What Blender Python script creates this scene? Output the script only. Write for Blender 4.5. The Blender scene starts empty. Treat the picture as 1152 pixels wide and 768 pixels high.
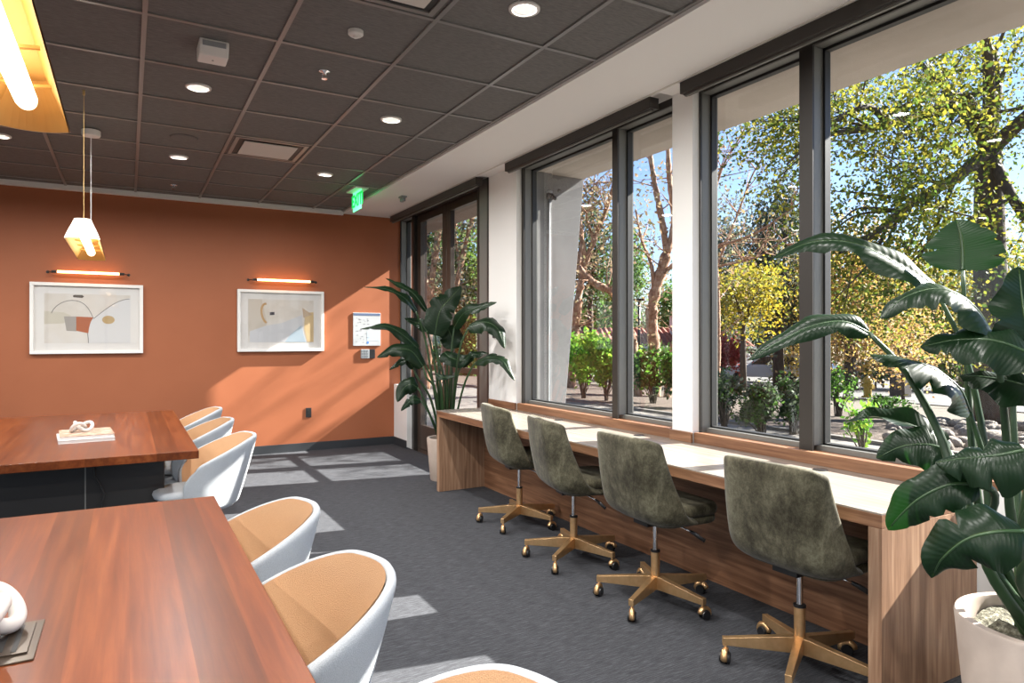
import bpy, bmesh, math, random
import numpy as np
from mathutils import Vector, Matrix
PI = math.pi
random.seed(7)
COL = bpy.context.scene.collection
# ------------------------------------------------------------------ camera model
CA, CF, CV, CH = 0.51621, 762.0, 380.1, 1.42
sA, cA = math.sin(CA), math.cos(CA)
def W(u, v, D):
    """world point at forward depth D seen at photo pixel (u,v) (only used to take measurements)"""
    l = (u-576)/CF*D
    return Vector((D*sA + l*cA, D*cA - l*sA, CH - (v-CV)/CF*D))
# ------------------------------------------------------------------ helpers
def tag(o, label=None, cat=None, group=None, kind=None):
    if label: o['label'] = label
    if cat: o['category'] = cat
    if group: o['group'] = group
    if kind: o['kind'] = kind
    return o
def thing(name, label, cat, loc=(0,0,0), rz=0, group=None):
    o = bpy.data.objects.new(name, None); COL.objects.link(o)
    o.empty_display_size = 0.1
    o.location = loc; o.rotation_euler = (0, 0, rz)
    return tag(o, label, cat, group)
def link(me, name, parent=None, loc=None):
    o = bpy.data.objects.new(name, me); COL.objects.link(o)
    if parent: o.parent = parent
    if loc: o.location = loc
    return o
def copy_tree(o, parent=None):
    c = o.copy(); COL.objects.link(c)
    if parent: c.parent = parent
    for ch in list(o.children): copy_tree(ch, c)
    return c
class MB:
    def __init__(s): s.v=[]; s.f=[]; s.m=[]; s.cur=0
    def mat(s, i): s.cur=i; return s
    def add(s, vs, fs):
        b=len(s.v); s.v+= [tuple(x) for x in vs]
        for f in fs: s.f.append(tuple(b+i for i in f)); s.m.append(s.cur)
        return s
    def box(s, x0,x1,y0,y1,z0,z1):
        return s.add([(x0,y0,z0),(x1,y0,z0),(x1,y1,z0),(x0,y1,z0),(x0,y0,z1),(x1,y0,z1),(x1,y1,z1),(x0,y1,z1)],
            [(0,3,2,1),(4,5,6,7),(0,1,5,4),(1,2,6,5),(2,3,7,6),(3,0,4,7)])
    def frames(s, pts):
        pts=[Vector(p) for p in pts]; out=[]; n=len(pts); up=None
        for i in range(n):
            t=(pts[min(i+1,n-1)]-pts[max(i-1,0)])
            t=t.normalized() if t.length>1e-9 else Vector((0,0,1))
            if up is None:
                up=Vector((0,0,1)) if abs(t.z)<.9 else Vector((1,0,0))
            a=(up-t*up.dot(t))
            a=a.normalized() if a.length>1e-6 else t.orthogonal().normalized()
            b=t.cross(a); up=a; out.append((pts[i],t,a,b))
        return out
    def tube(s, pts, rads, n=10, caps=True, closed=False, flat=None):
        if not hasattr(rads,'__len__'): rads=[rads]*len(pts)
        fr=s.frames(pts); vs=[]; fs=[]
        for (p,t,a,b),r in zip(fr,rads):
            for k in range(n):
                an=2*PI*k/n
                q=a*math.cos(an)*r+b*math.sin(an)*r*(flat or 1)
                vs.append(p+q)
        m=len(pts)
        for i in range(m-1 if not closed else m):
            j=(i+1)%m
            for k in range(n):
                fs.append((i*n+k,i*n+(k+1)%n,j*n+(k+1)%n,j*n+k))
        if caps and not closed:
            fs.append(tuple(range(n))[::-1]); fs.append(tuple((m-1)*n+k for k in range(n)))
        return s.add(vs,fs)
    def lathe(s, prof, n=32, c=(0,0,0), axis='z'):
        vs=[]; fs=[]
        for r,z in prof:
            for k in range(n):
                an=2*PI*k/n; x,y=r*math.cos(an),r*math.sin(an)
                if axis=='z': vs.append((c[0]+x,c[1]+y,c[2]+z))
                elif axis=='x': vs.append((c[0]+z,c[1]+x,c[2]+y))
                else: vs.append((c[0]+x,c[1]+z,c[2]+y))
        m=len(prof)
        for i in range(m-1):
            for k in range(n):
                fs.append((i*n+k,i*n+(k+1)%n,(i+1)*n+(k+1)%n,(i+1)*n+k))
        if prof[0][0]>1e-6: fs.append(tuple(range(n))[::-1])
        if prof[-1][0]>1e-6: fs.append(tuple((m-1)*n+k for k in range(n)))
        return s.add(vs,fs)
    def prism(s, poly, ax, a0, a1):
        """polygon in the plane perpendicular to axis ax, extruded from a0 to a1"""
        def P3(p,a):
            return (a,p[0],p[1]) if ax=='x' else ((p[0],a,p[1]) if ax=='y' else (p[0],p[1],a))
        n=len(poly); vs=[P3(p,a0) for p in poly]+[P3(p,a1) for p in poly]
        fs=[tuple(range(n))[::-1],tuple(range(n,2*n))]+[(i,(i+1)%n,n+(i+1)%n,n+i) for i in range(n)]
        return s.add(vs,fs)
    def grid(s, fn, nu, nv, wrap=False):
        vs=[fn(i/nu,j/nv) for i in range(nu+1) for j in range(nv+1)]
        fs=[(i*(nv+1)+j,(i+1)*(nv+1)+j,(i+1)*(nv+1)+j+1,i*(nv+1)+j+1) for i in range(nu) for j in range(nv)]
        return s.add(vs,fs)
    def build(s, name, mats, parent=None, smooth=False, bevel=0, fixn=True, seg=2, loc=None, kind=None, sub=0, solid=0, autosm=False):
        me=bpy.data.meshes.new(name); me.from_pydata(s.v,[],s.f)
        if not isinstance(mats,(list,tuple)): mats=[mats]
        for m in mats: me.materials.append(m)
        me.polygons.foreach_set('material_index', s.m)
        if fixn:
            bm=bmesh.new(); bm.from_mesh(me); bmesh.ops.recalc_face_normals(bm, faces=bm.faces); bm.to_mesh(me); bm.free()
        if smooth: me.polygons.foreach_set('use_smooth',[True]*len(me.polygons))
        me.update()
        o=link(me,name,parent,loc)
        if solid:
            md=o.modifiers.new('s','SOLIDIFY'); md.thickness=solid; md.offset=0
        if bevel:
            md=o.modifiers.new('b','BEVEL'); md.width=bevel; md.segments=seg; md.limit_method='ANGLE'; md.angle_limit=math.radians(40)
        if sub:
            md=o.modifiers.new('u','SUBSURF'); md.levels=sub; md.render_levels=sub
        if autosm:
            me.set_sharp_from_angle(angle=math.radians(35))
        if kind: o['kind']=kind
        return o
def B(x0,x1,y0,y1,z0,z1): return MB().box(x0,x1,y0,y1,z0,z1)
# ------------------------------------------------------------------ materials
def nodes(name):
    m=bpy.data.materials.new(name); m.use_nodes=True
    nt=m.node_tree; return m, nt, nt.nodes['Principled BSDF']
def flat(name, col, rough=.5, metal=0, spec=.5, bump=0, bscale=200, em=None, es=0, sheen=0, coat=0):
    m,nt,b=nodes(name)
    b.inputs['Base Color'].default_value=(*col,1); b.inputs['Roughness'].default_value=rough
    b.inputs['Metallic'].default_value=metal; b.inputs['Specular IOR Level'].default_value=spec
    if sheen: b.inputs['Sheen Weight'].default_value=sheen
    if coat: b.inputs['Coat Weight'].default_value=coat; b.inputs['Coat Roughness'].default_value=.1
    if em: b.inputs['Emission Color'].default_value=(*em,1); b.inputs['Emission Strength'].default_value=es
    if bump:
        t=nt.nodes.new('ShaderNodeTexCoord'); n=nt.nodes.new('ShaderNodeTexNoise'); n.inputs['Scale'].default_value=bscale
        bp=nt.nodes.new('ShaderNodeBump'); bp.inputs['Strength'].default_value=bump; bp.inputs['Distance'].default_value=.01
        nt.links.new(t.outputs['Object'],n.inputs['Vector']); nt.links.new(n.outputs['Fac'],bp.inputs['Height']); nt.links.new(bp.outputs[0],b.inputs['Normal'])
    return m
def noisy(name, cols, scale=(1,1,1), nscale=5, detail=6, rough=.5, pos=None, bump=0, metal=0, spec=.5, dist=0.0, coat=0, sheen=0, bd=.004, planks=None, rvar=0, roughn=.6):
    """base colour from stretched noise through a ramp; planks=(axis,width,strength) varies the tone by board"""
    m,nt,b=nodes(name); L=nt.links
    t=nt.nodes.new('ShaderNodeTexCoord'); mp=nt.nodes.new('ShaderNodeMapping'); mp.inputs['Scale'].default_value=scale
    n=nt.nodes.new('ShaderNodeTexNoise'); n.inputs['Scale'].default_value=nscale; n.inputs['Detail'].default_value=detail; n.inputs['Distortion'].default_value=dist
    n.inputs['Roughness'].default_value=roughn
    r=nt.nodes.new('ShaderNodeValToRGB'); L.new(t.outputs['Object'],mp.inputs['Vector']); 
    vec=mp.outputs[0]
    if planks:
        ax,wd,st=planks
        sp=nt.nodes.new('ShaderNodeSeparateXYZ'); L.new(t.outputs['Object'],sp.inputs[0])
        dv=nt.nodes.new('ShaderNodeMath'); dv.operation='DIVIDE'; dv.inputs[1].default_value=wd; L.new(sp.outputs[ax],dv.inputs[0])
        fl=nt.nodes.new('ShaderNodeMath'); fl.operation='FLOOR'; L.new(dv.outputs[0],fl.inputs[0])
        wn=nt.nodes.new('ShaderNodeTexWhiteNoise'); wn.noise_dimensions='1D'; L.new(fl.outputs[0],wn.inputs['W'])
        va=nt.nodes.new('ShaderNodeVectorMath'); va.operation='MULTIPLY_ADD'
        L.new(wn.outputs['Color'],va.inputs[0]); va.inputs[1].default_value=(13,13,13); L.new(mp.outputs[0],va.inputs[2]); vec=va.outputs[0]
    L.new(vec,n.inputs['Vector']); L.new(n.outputs['Fac'],r.inputs['Fac'])
    cr=r.color_ramp; k=len(cols)
    if pos is None: pos=[.3+.4*i/(k-1) for i in range(k)]
    cr.elements[0].position=pos[0]; cr.elements[0].color=(*cols[0],1)
    cr.elements[1].position=pos[-1]; cr.elements[1].color=(*cols[-1],1)
    for i in range(1,k-1):
        e=cr.elements.new(pos[i]); e.color=(*cols[i],1)
    out=r.outputs[0]
    if planks:
        mr=nt.nodes.new('ShaderNodeMapRange'); L.new(wn.outputs['Value'],mr.inputs[0]); mr.inputs[3].default_value=1-st; mr.inputs[4].default_value=1+st*.6
        mx=nt.nodes.new('ShaderNodeMix'); mx.data_type='RGBA'; mx.blend_type='MULTIPLY'; mx.inputs[0].default_value=1
        L.new(out,mx.inputs[6]); L.new(mr.outputs[0],mx.inputs[7]); out=mx.outputs[2]
    L.new(out,b.inputs['Base Color'])
    b.inputs['Roughness'].default_value=rough; b.inputs['Metallic'].default_value=metal; b.inputs['Specular IOR Level'].default_value=spec
    if rvar:
        mr2=nt.nodes.new('ShaderNodeMapRange'); L.new(n.outputs['Fac'],mr2.inputs[0]); mr2.inputs[3].default_value=rough-rvar; mr2.inputs[4].default_value=rough+rvar; L.new(mr2.outputs[0],b.inputs['Roughness'])
    if coat: b.inputs['Coat Weight'].default_value=coat; b.inputs['Coat Roughness'].default_value=.15
    if sheen: b.inputs['Sheen Weight'].default_value=sheen; b.inputs['Sheen Roughness'].default_value=.4
    if bump:
        bp=nt.nodes.new('ShaderNodeBump'); bp.inputs['Strength'].default_value=bump; bp.inputs['Distance'].default_value=bd
        L.new(n.outputs['Fac'],bp.inputs['Height']); L.new(bp.outputs[0],b.inputs['Normal'])
    return m
def glassmat(name, tint=(.95,.97,.96), refl=.05):
    m=bpy.data.materials.new(name); m.use_nodes=True; nt=m.node_tree; nt.nodes.clear()
    o=nt.nodes.new('ShaderNodeOutputMaterial'); tr=nt.nodes.new('ShaderNodeBsdfTransparent'); gl=nt.nodes.new('ShaderNodeBsdfGlossy')
    tr.inputs[0].default_value=(*tint,1); gl.inputs['Roughness'].default_value=.01
    lw=nt.nodes.new('ShaderNodeLayerWeight'); lw.inputs[0].default_value=.25
    mr=nt.nodes.new('ShaderNodeMapRange'); mr.inputs[3].default_value=refl; mr.inputs[4].default_value=.14
    mx=nt.nodes.new('ShaderNodeMixShader')
    nt.links.new(lw.outputs['Fresnel'],mr.inputs[0]); nt.links.new(mr.outputs[0],mx.inputs[0])
    nt.links.new(tr.outputs[0],mx.inputs[1]); nt.links.new(gl.outputs[0],mx.inputs[2]); nt.links.new(mx.outputs[0],o.inputs[0])
    return m
def leafmat(name, attr=True, col=(.1,.2,.03), trans=.35, rough=.5, tcol=None, vein=False):
    m,nt,b=nodes(name); L=nt.links
    b.inputs['Roughness'].default_value=rough; b.inputs['Base Color'].default_value=(*col,1)
    out=nt.nodes['Material Output']; tl=nt.nodes.new('ShaderNodeBsdfTranslucent'); mx=nt.nodes.new('ShaderNodeMixShader'); mx.inputs[0].default_value=trans
    tl.inputs[0].default_value=(*(tcol or col),1)
    if attr:
        a=nt.nodes.new('ShaderNodeAttribute'); a.attribute_name='lc'
        L.new(a.outputs['Color'],b.inputs['Base Color']); L.new(a.outputs['Color'],tl.inputs[0])
        b.inputs['Specular IOR Level'].default_value=.25
    if vein:
        uv=nt.nodes.new('ShaderNodeUVMap'); sp=nt.nodes.new('ShaderNodeSeparateXYZ'); L.new(uv.outputs[0],sp.inputs[0])
        ab=nt.nodes.new('ShaderNodeMath'); ab.operation='ABSOLUTE'; L.new(sp.outputs[1],ab.inputs[0])
        ma=nt.nodes.new('ShaderNodeMath'); ma.operation='MULTIPLY_ADD'; L.new(ab.outputs[0],ma.inputs[0]); ma.inputs[1].default_value=-14; 
        mb=nt.nodes.new('ShaderNodeMath'); mb.operation='MULTIPLY'; mb.inputs[1].default_value=150; L.new(sp.outputs[0],mb.inputs[0]); L.new(mb.outputs[0],ma.inputs[2])
        sn=nt.nodes.new('ShaderNodeMath'); sn.operation='SINE'; L.new(ma.outputs[0],sn.inputs[0])
        bp=nt.nodes.new('ShaderNodeBump'); bp.inputs['Strength'].default_value=.09; bp.inputs['Distance'].default_value=.004; L.new(sn.outputs[0],bp.inputs['Height']); L.new(bp.outputs[0],b.inputs['Normal'])
        # pale midrib and slight tone change between veins
        cr=nt.nodes.new('ShaderNodeValToRGB'); cr.color_ramp.elements[0].position=.02; cr.color_ramp.elements[0].color=(col[0]*2.6+.03,col[1]*2.3+.03,col[2]*2,1)
        cr.color_ramp.elements[1].position=.06; cr.color_ramp.elements[1].color=(*col,1); L.new(ab.outputs[0],cr.inputs[0])
        L.new(cr.outputs[0],b.inputs['Base Color'])
        b.inputs['Specular IOR Level'].default_value=.2
    L.new(b.outputs[0],mx.inputs[1]); L.new(tl.outputs[0],mx.inputs[2]); L.new(mx.outputs[0],out.inputs[0])
    return m
M={}
M['orange']=noisy('orange_paint',[(.33,.105,.045),(.36,.118,.052)],nscale=1.5,rough=.55,spec=.35)
M['white']=flat('white_paint',(.80,.795,.78),.6,bump=.03,bscale=150)
M['offwhite']=flat('grey_white_paint',(.62,.60,.56),.65)
M['base']=flat('dark_baseboard',(.03,.033,.038),.5)
M['carpet']=noisy('carpet',[(.020,.021,.025),(.052,.054,.061),(.115,.12,.133)],scale=(2.5,36,10),nscale=5,detail=8,rough=.95,bump=.6,spec=.15,bd=.004,roughn=.75)
M['tile']=noisy('ceiling_tile',[(.115,.114,.111),(.15,.148,.144),(.19,.187,.182)],scale=(6,30,1),nscale=4,detail=8,rough=.75,bump=.15,spec=.3)
M['tbar']=flat('ceiling_grid_metal',(.20,.197,.19),.3,spec=.9)
M['bronze']=flat('dark_bronze_metal',(.035,.031,.028),.42,metal=.3)
M['grey_daylit']=flat('grey_and_daylit_metal',(.17,.17,.158),.45,metal=.2)  # plain grey metal; on window frames it paints daylight onto bronze returns
M['doorwood']=flat('door_bronze',(.05,.036,.028),.4)
M['gasket']=flat('black_gasket',(.01,.01,.01),.5)
M['glass']=glassmat('window_glass',(.96,.97,.965),.012)
M['picglass']=glassmat('picture_glass',(.97,.97,.97),.03)
M['walnut_y']=noisy('walnut_veneer_long',[(.115,.050,.026),(.205,.098,.052),(.31,.165,.092)],scale=(22,1.1,22),nscale=1.6,detail=7,rough=.42,dist=.6,spec=.4,bump=.05,bd=.001)
M['walnut_z']=noisy('walnut_veneer_upright',[(.18,.095,.055),(.31,.18,.11),(.44,.28,.18)],scale=(22,22,1.1),nscale=1.6,detail=7,rough=.42,dist=.6,spec=.4,bump=.05,bd=.001)
M['desktop']=noisy('desk_top_sky_paled',[(.20,.168,.143),(.255,.22,.19),(.30,.265,.235)],scale=(20,1.0,20),nscale=1.6,detail=6,rough=.26,dist=.4,spec=.7)  # walnut top paled in its colour to stand for the sky's reflection
M['table']=noisy('cherry_table_planks',[(.105,.023,.007),(.152,.037,.010),(.21,.058,.016)],scale=(26,1.2,26),nscale=1.3,detail=6,rough=.33,dist=.25,spec=.22,planks=('X',.118,.28),bump=.03,bd=.001,rvar=.04)
M['black']=flat('black_laminate',(.022,.021,.021),.35)
M['cable']=flat('black_rubber',(.012,.012,.012),.5)
M['velvet']=noisy('olive_velvet',[(.022,.018,.010),(.075,.067,.042),(.17,.158,.105)],scale=(1,1,.7),nscale=9,detail=14,rough=.75,sheen=.15,spec=.2,bump=.2,bd=.003,dist=.15,roughn=.86,pos=[.38,.5,.64])
M['brass']=noisy('brushed_brass',[(.62,.38,.18),(.74,.48,.25)],scale=(1,1,1),nscale=30,rough=.36,metal=.85)
M['chrome']=flat('chrome',(.8,.8,.82),.12,metal=1)
M['blackp']=flat('black_plastic',(.012,.012,.013),.35)
M['boucle']=noisy('cream_boucle',[(.41,.44,.47),(.50,.53,.56),(.57,.60,.63)],nscale=420,detail=3,rough=.95,bump=.7,spec=.1,bd=.006,sheen=.2)
M['lining']=noisy('tan_boucle',[(.60,.35,.19),(.68,.41,.23)],nscale=420,detail=3,rough=.95,bump=.6,spec=.1,bd=.005)
M['pot']=noisy('cream_planter',[(.40,.325,.275),(.47,.39,.335)],nscale=6,rough=.55)
M['soil']=noisy('mossy_soil',[(.03,.025,.018),(.14,.13,.09),(.36,.35,.27)],nscale=60,detail=6,rough=.95,bump=1,bd=.02)
M['leaf']=leafmat('broad_leaf',False,(.0055,.017,.0065),.05,.36,(.02,.14,.01),True)
M['stalk']=noisy('leaf_stalk',[(.012,.030,.012),(.030,.075,.022)],scale=(1,1,.2),nscale=8,rough=.4)
M['cuff']=flat('switch_black',(.02,.02,.022),.35)
M['grey']=flat('grey_plastic',(.30,.32,.34),.4)
M['plastic']=flat('white_plastic',(.78,.77,.75),.45)
M['artwhite']=flat('picture_frame_white',(.80,.79,.77),.45)
M['mount']=flat('mount_board',(.78,.76,.74),.8)
M['paper']=noisy('painted_paper',[(.62,.57,.50),(.72,.68,.63),(.74,.72,.70)],nscale=3,rough=.8)
M['shade']=flat('lamp_shade_metal',(.75,.70,.60),.5)
M['gold']=flat('lamp_shade_lining',(.62,.42,.16),.5)
M['lampglow']=flat('glowing_tube',(.9,.8,.6),.5,em=(1,.76,.48),es=2.8)
M['picglow']=flat('glowing_picture_lamp',(.9,.8,.6),.5,em=(1,.50,.18),es=5)
M['lens']=flat('downlight_lens',(.8,.8,.78),.4,em=(1,.93,.84),es=.35)
M['green']=flat('exit_green',(.02,.5,.12),.4,em=(.0,.50,.08),es=.55)
M['greenl']=flat('exit_panel_glow',(.2,.8,.4),.3,em=(.12,1,.35),es=.8)
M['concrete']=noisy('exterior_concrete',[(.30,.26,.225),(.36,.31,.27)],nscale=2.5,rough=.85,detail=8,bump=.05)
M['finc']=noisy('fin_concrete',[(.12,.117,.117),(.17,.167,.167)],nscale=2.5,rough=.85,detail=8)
M['knot']=noisy('white_ceramic_knot',[(.56,.52,.48),(.62,.58,.54)],nscale=8,rough=.6)
M['port']=flat('cable_port_bronze',(.10,.075,.055),.3,metal=.8)
# ------------------------------------------------------------------ room shell
XW=3.15; YW=8.72; ZC=3.03; X0=-6.0; Y0=-4.5
def S(name, mb, m, parent=None, **k): return mb.build(name,m,parent,kind='structure',**k)
S('floor',B(X0,3.42,Y0,YW+.2,-.12,0),M['carpet'])
S('wall_far',B(X0,3.42,YW,YW+.2,0,3.3),M['orange'])
w=MB().box(X0-.2,X0,Y0,-2.6,0,3.3).box(X0-.2,X0,6.6,YW+.2,0,3.3).box(X0-.2,X0,-2.6,6.6,0,.5).box(X0-.2,X0,-2.6,6.6,2.8,3.3)
S('wall_left',w,M['white'])
w=MB().box(X0,-4.6,Y0-.2,Y0,0,3.3).box(2.2,3.42,Y0-.2,Y0,0,3.3).box(-4.6,2.2,Y0-.2,Y0,0,.5).box(-4.6,2.2,Y0-.2,Y0,2.8,3.3)
S('wall_back',w,M['white'])
# window wall: low wall, pilasters, wall over
w=MB()
w.box(3.19,3.42,-2.0,3.205,0,.775).box(3.19,3.42,3.39,5.47,0,.775)
w.box(3.15,3.33,3.205,3.39,0,3.05).box(3.15,3.33,5.47,6.02,0,3.05).box(3.15,3.33,.62,.80,0,3.05)
w.box(3.15,3.42,Y0,-2.0,0,3.3)
w.box(3.20,3.42,-2.0,YW,3.045,3.3)
S('wall_right',w,M['white'])
S('wall_right_stub',B(3.12,3.40,8.24,YW,0,.80),M['white'],bevel=.004)
S('ceiling',B(X0,2.43,Y0,YW,3.06,3.12),M['tile'])
g=MB(); gx=.402-.652*12
XL=[.0755+.6525*k for k in range(-9,4)]; YL=[2.57+.6535*k for k in range(-10,10)]
for x in XL:
    if x>X0 and x<2.40: g.box(x-.012,x+.012,Y0,YW,3.050,3.0605)
for y in YL:
    if Y0<y<YW: g.box(X0,2.42,y-.012,y+.012,3.0505,3.0605)
g.box(2.395,2.42,Y0,YW,3.050,3.0605)
S('trim_1',g,M['tbar'])
s=MB().box(2.42,3.0,Y0,YW,ZC,3.2).box(3.0,3.42,Y0,YW,3.11,3.2)
for a,b in ((3.205,3.39),(5.47,6.02),(8.60,YW),(.62,.80),(Y0,-2.0)): s.box(3.0,3.17,a,b,ZC,3.11)
S('trim_2',s,M['white'])
S('trim_3',B(X0,2.42,YW-.06,YW,ZC-.022,3.06),M['white'])
S('baseboard_far',B(X0,3.12,YW-.014,YW,0,.10),M['base'])
S('baseboard_right',B(3.105,3.12,8.24,YW-.014,0,.10),M['base'])
S('trim_4',MB().box(3.0,3.0135,-1.9,8.6,ZC-.006,3.11),M['offwhite'])
# ---- windows
GX=3.315
def window(name, y0,y1,z0,z1, mull, x0=3.22, x1=3.36, fw=.045, parentpane=True):
    r=bpy.data.objects.new(name,None); COL.objects.link(r); r['kind']='structure'
    f=MB()
    f.box(x0,x1,y0,y0+fw,z0,z1).box(x0,x1,y1-fw,y1,z0,z1).box(x0,x1,y0+fw,y1-fw,z1-.05,z1).box(x0+.04,x1,y0+fw,y1-fw,z0,z0+.03)
    S('window_frame',f,M['grey_daylit'],r,bevel=.002)  # paler body: daylight on the bronze frame sides, put into the colour
    e=.014
    S('frame_front',MB().box(x0-e,x0,y0,y0+fw*.45,z0,z1).box(x0-e,x0,y1-fw,y1,z0,z1).box(x0-e,x0,y0+fw*.45,y1-fw,z1-.05,z1),M['bronze'],r)
    gk=MB()
    ys=[y0+fw]
    for a,b in mull:
        S('mullion',MB().box(x0,x1,a,b,z0+.03,z1-.05),M['grey_daylit'],r,bevel=.002)  # return faces coloured as if lit from outside
        S('mullion_front',MB().box(x0-e,x0,a,b,z0,z1-.05),M['bronze'],r)
        ys+=[a,b]
    ys.append(y1-fw)
    for i in range(0,len(ys),2):
        a,b=ys[i],ys[i+1]
        for (p,q,s_,t) in ((a,a+.014,z0+.03,z1-.05),(b-.014,b,z0+.03,z1-.05),(a,b,z1-.066,z1-.05),(a,b,z0+.03,z0+.04)):
            gk.box(GX-.022,GX+.022,p,q,s_,t)
    S('gasket',gk,M['gasket'],r)
    for i in range(0,len(ys),2):
        a,b=ys[i],ys[i+1]
        S('pane',MB().box(GX-.003,GX+.003,a+.01,b-.01,z0+.035,z1-.055),M['glass'],r)
    return r
window('window_1',3.39,5.47,.81,3.045,[(4.04,4.105)])
window('window_2',.80,3.205,.81,3.045,[(2.372,2.455)],fw=.014)
window('window_3',-2.0,.62,.81,3.045,[(-.75,-.68)])
window('window_4',8.24,8.715,.80,3.045,[],fw=.022)
def fillwin(name,ax,c,a0,a1):  # unseen glazing, added to let soft sky fill into the room
    r=bpy.data.objects.new(name,None); COL.objects.link(r); r['kind']='structure'
    f=MB(); n=5; st=(a1-a0)/n
    def bx(p,q,z0,z1,t):
        if ax=='x': f.box(c-t,c+t,p,q,z0,z1)
        else: f.box(p,q,c-t,c+t,z0,z1)
    for i in range(n+1): bx(a0+st*i-.03,a0+st*i+.03,.5,2.8,.05)
    bx(a0,a1,.5,.55,.05); bx(a0,a1,2.75,2.8,.05)
    S('window_frame',f,M['bronze'],r)
    p=B(c-.003,c+.003,a0,a1,.55,2.75) if ax=='x' else B(a0,a1,c-.003,c+.003,.55,2.75)
    S('pane',p,M['glass'],r)
fillwin('fill_window_5','x',X0-.1,-2.6,6.6); fillwin('fill_window_6','y',Y0-.1,-4.6,2.2)
# sills / jamb facing of the door opening
S('trim_5',MB().box(3.19,3.30,3.39,5.47,.775,.812).box(3.19,3.30,.80,3.205,.775,.812).box(3.19,3.30,-2.0,.62,.775,.812),M['walnut_y'])
# ---- double glass door
fr=bpy.data.objects.new('door_frame_1',None); fr.name='trim_6'; COL.objects.link(fr); fr['kind']='structure'
S('door_frame',MB().box(3.19,3.37,8.165,8.24,0,3.045).box(3.19,3.37,6.27,6.345,0,3.045).box(3.19,3.37,6.345,8.165,2.985,3.045),M['bronze'],fr,bevel=.003)
S('side_jamb',MB().box(3.17,3.37,6.09,6.27,0,3.045),M['grey_daylit'],fr,bevel=.003)
S('jamb_edge',MB().box(3.165,3.37,6.02,6.09,0,3.045),M['bronze'],fr)
S('threshold',B(3.12,3.42,6.345,8.24,0,.018),M['chrome'],fr)
def door(name,y0,y1,hinge_high):
    r=bpy.data.objects.new(name,None); COL.objects.link(r); r['kind']='structure'
    z0,z1=.02,2.98; st=.11
    f=MB().box(3.235,3.29,y0,y0+st,z0,z1).box(3.235,3.29,y1-st,y1,z0,z1).box(3.235,3.29,y0+st,y1-st,z1-.09,z1).box(3.235,3.29,y0+st,y1-st,z0,.32)
    S('door_leaf_frame',f,M['doorwood'],r,bevel=.003)
    S('mid_rail',MB().box(3.24,3.285,y0+st,y1-st,1.03,1.09),M['doorwood'],r)
    S('pane',B(3.26,3.266,y0+st,y1-st,.32,z1-.09),M['glass'],r)
    hy=y1-.05 if hinge_high else y0+.05
    S('door_handle',MB().tube([(3.235,hy,.98),(3.18,hy,.98),(3.18,hy,1.22),(3.235,hy,1.22)],.009,8),M['chrome'],r,smooth=True)
door('door_1',6.35,7.25,True); door('door_2',7.26,8.16,False)
# ---- roller blinds cassettes
def blind(y0,y1,label):
    t=thing('roller_blind',label,'blind',(3.05,(y0+y1)/2,2.95))
    h=(y1-y0)/2
    B(-.035,.045,-h,h,0,.075).build('cassette',M['bronze'],t,bevel=.004)
    MB().tube([(.0,-h+.01,.012),(.0,h-.01,.012)],.02,12).build('rolled_fabric',M['bronze'],t,smooth=True)
    MB().box(-.01,.005,-h+.02,h-.02,-.016,-.006).build('hem_bar',M['grey_daylit'],t)
blind(6.04,8.58,'dark roller blind cassette above the double glass door')
blind(3.46,5.45,'dark roller blind cassette above the window with the leaning concrete fin behind')
blind(.82,3.18,'dark roller blind cassette above the window nearest the camera')
# ------------------------------------------------------------------ desk counter
t=thing('window_counter','long walnut veneer counter desk running under the windows','desk',(2.8,3.7,0))
def L3(mb,name,m,par,off=(2.8,3.7,0),**k):
    mb.v=[(x-off[0],y-off[1],z-off[2]) for x,y,z in mb.v]; return mb.build(name,m,par,**k)
L3(MB().box(2.50,3.19,1.55,5.82,.744,.75),'desktop_surface',M['desktop'],t)  # thin sheet over the walnut carrying the painted sky reflection
L3(MB().box(2.50,3.185,1.55,5.82,.69,.744),'worktop',M['walnut_y'],t,bevel=.002)
L3(MB().box(2.50,3.185,1.55,1.605,0,.69),'end_panel',M['walnut_z'],t,bevel=.002)
L3(MB().box(2.50,3.14,5.77,5.82,0,.69),'end_panel',M['walnut_z'],t,bevel=.002)
L3(MB().box(2.97,2.99,1.605,5.77,0,.69),'modesty_panel',M['walnut_y'],t)
L3(MB().box(3.155,3.185,1.55,3.2,.75,.815).box(3.155,3.185,3.395,5.465,.75,.815).box(3.13,3.149,3.2,3.395,.75,.815).box(3.13,3.149,5.465,6.0,.75,.815),'back_ledge',M['walnut_y'],t,bevel=.002)
for y in (5.55,4.62,3.62,2.22):
    o=MB().lathe([(.036,0),(.036,.003),(.03,.005),(.001,.005)],24).build('cable_grommet',M['blackp'],t,smooth=False); o.location=(3.06-2.8,y-3.7,.75)
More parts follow.
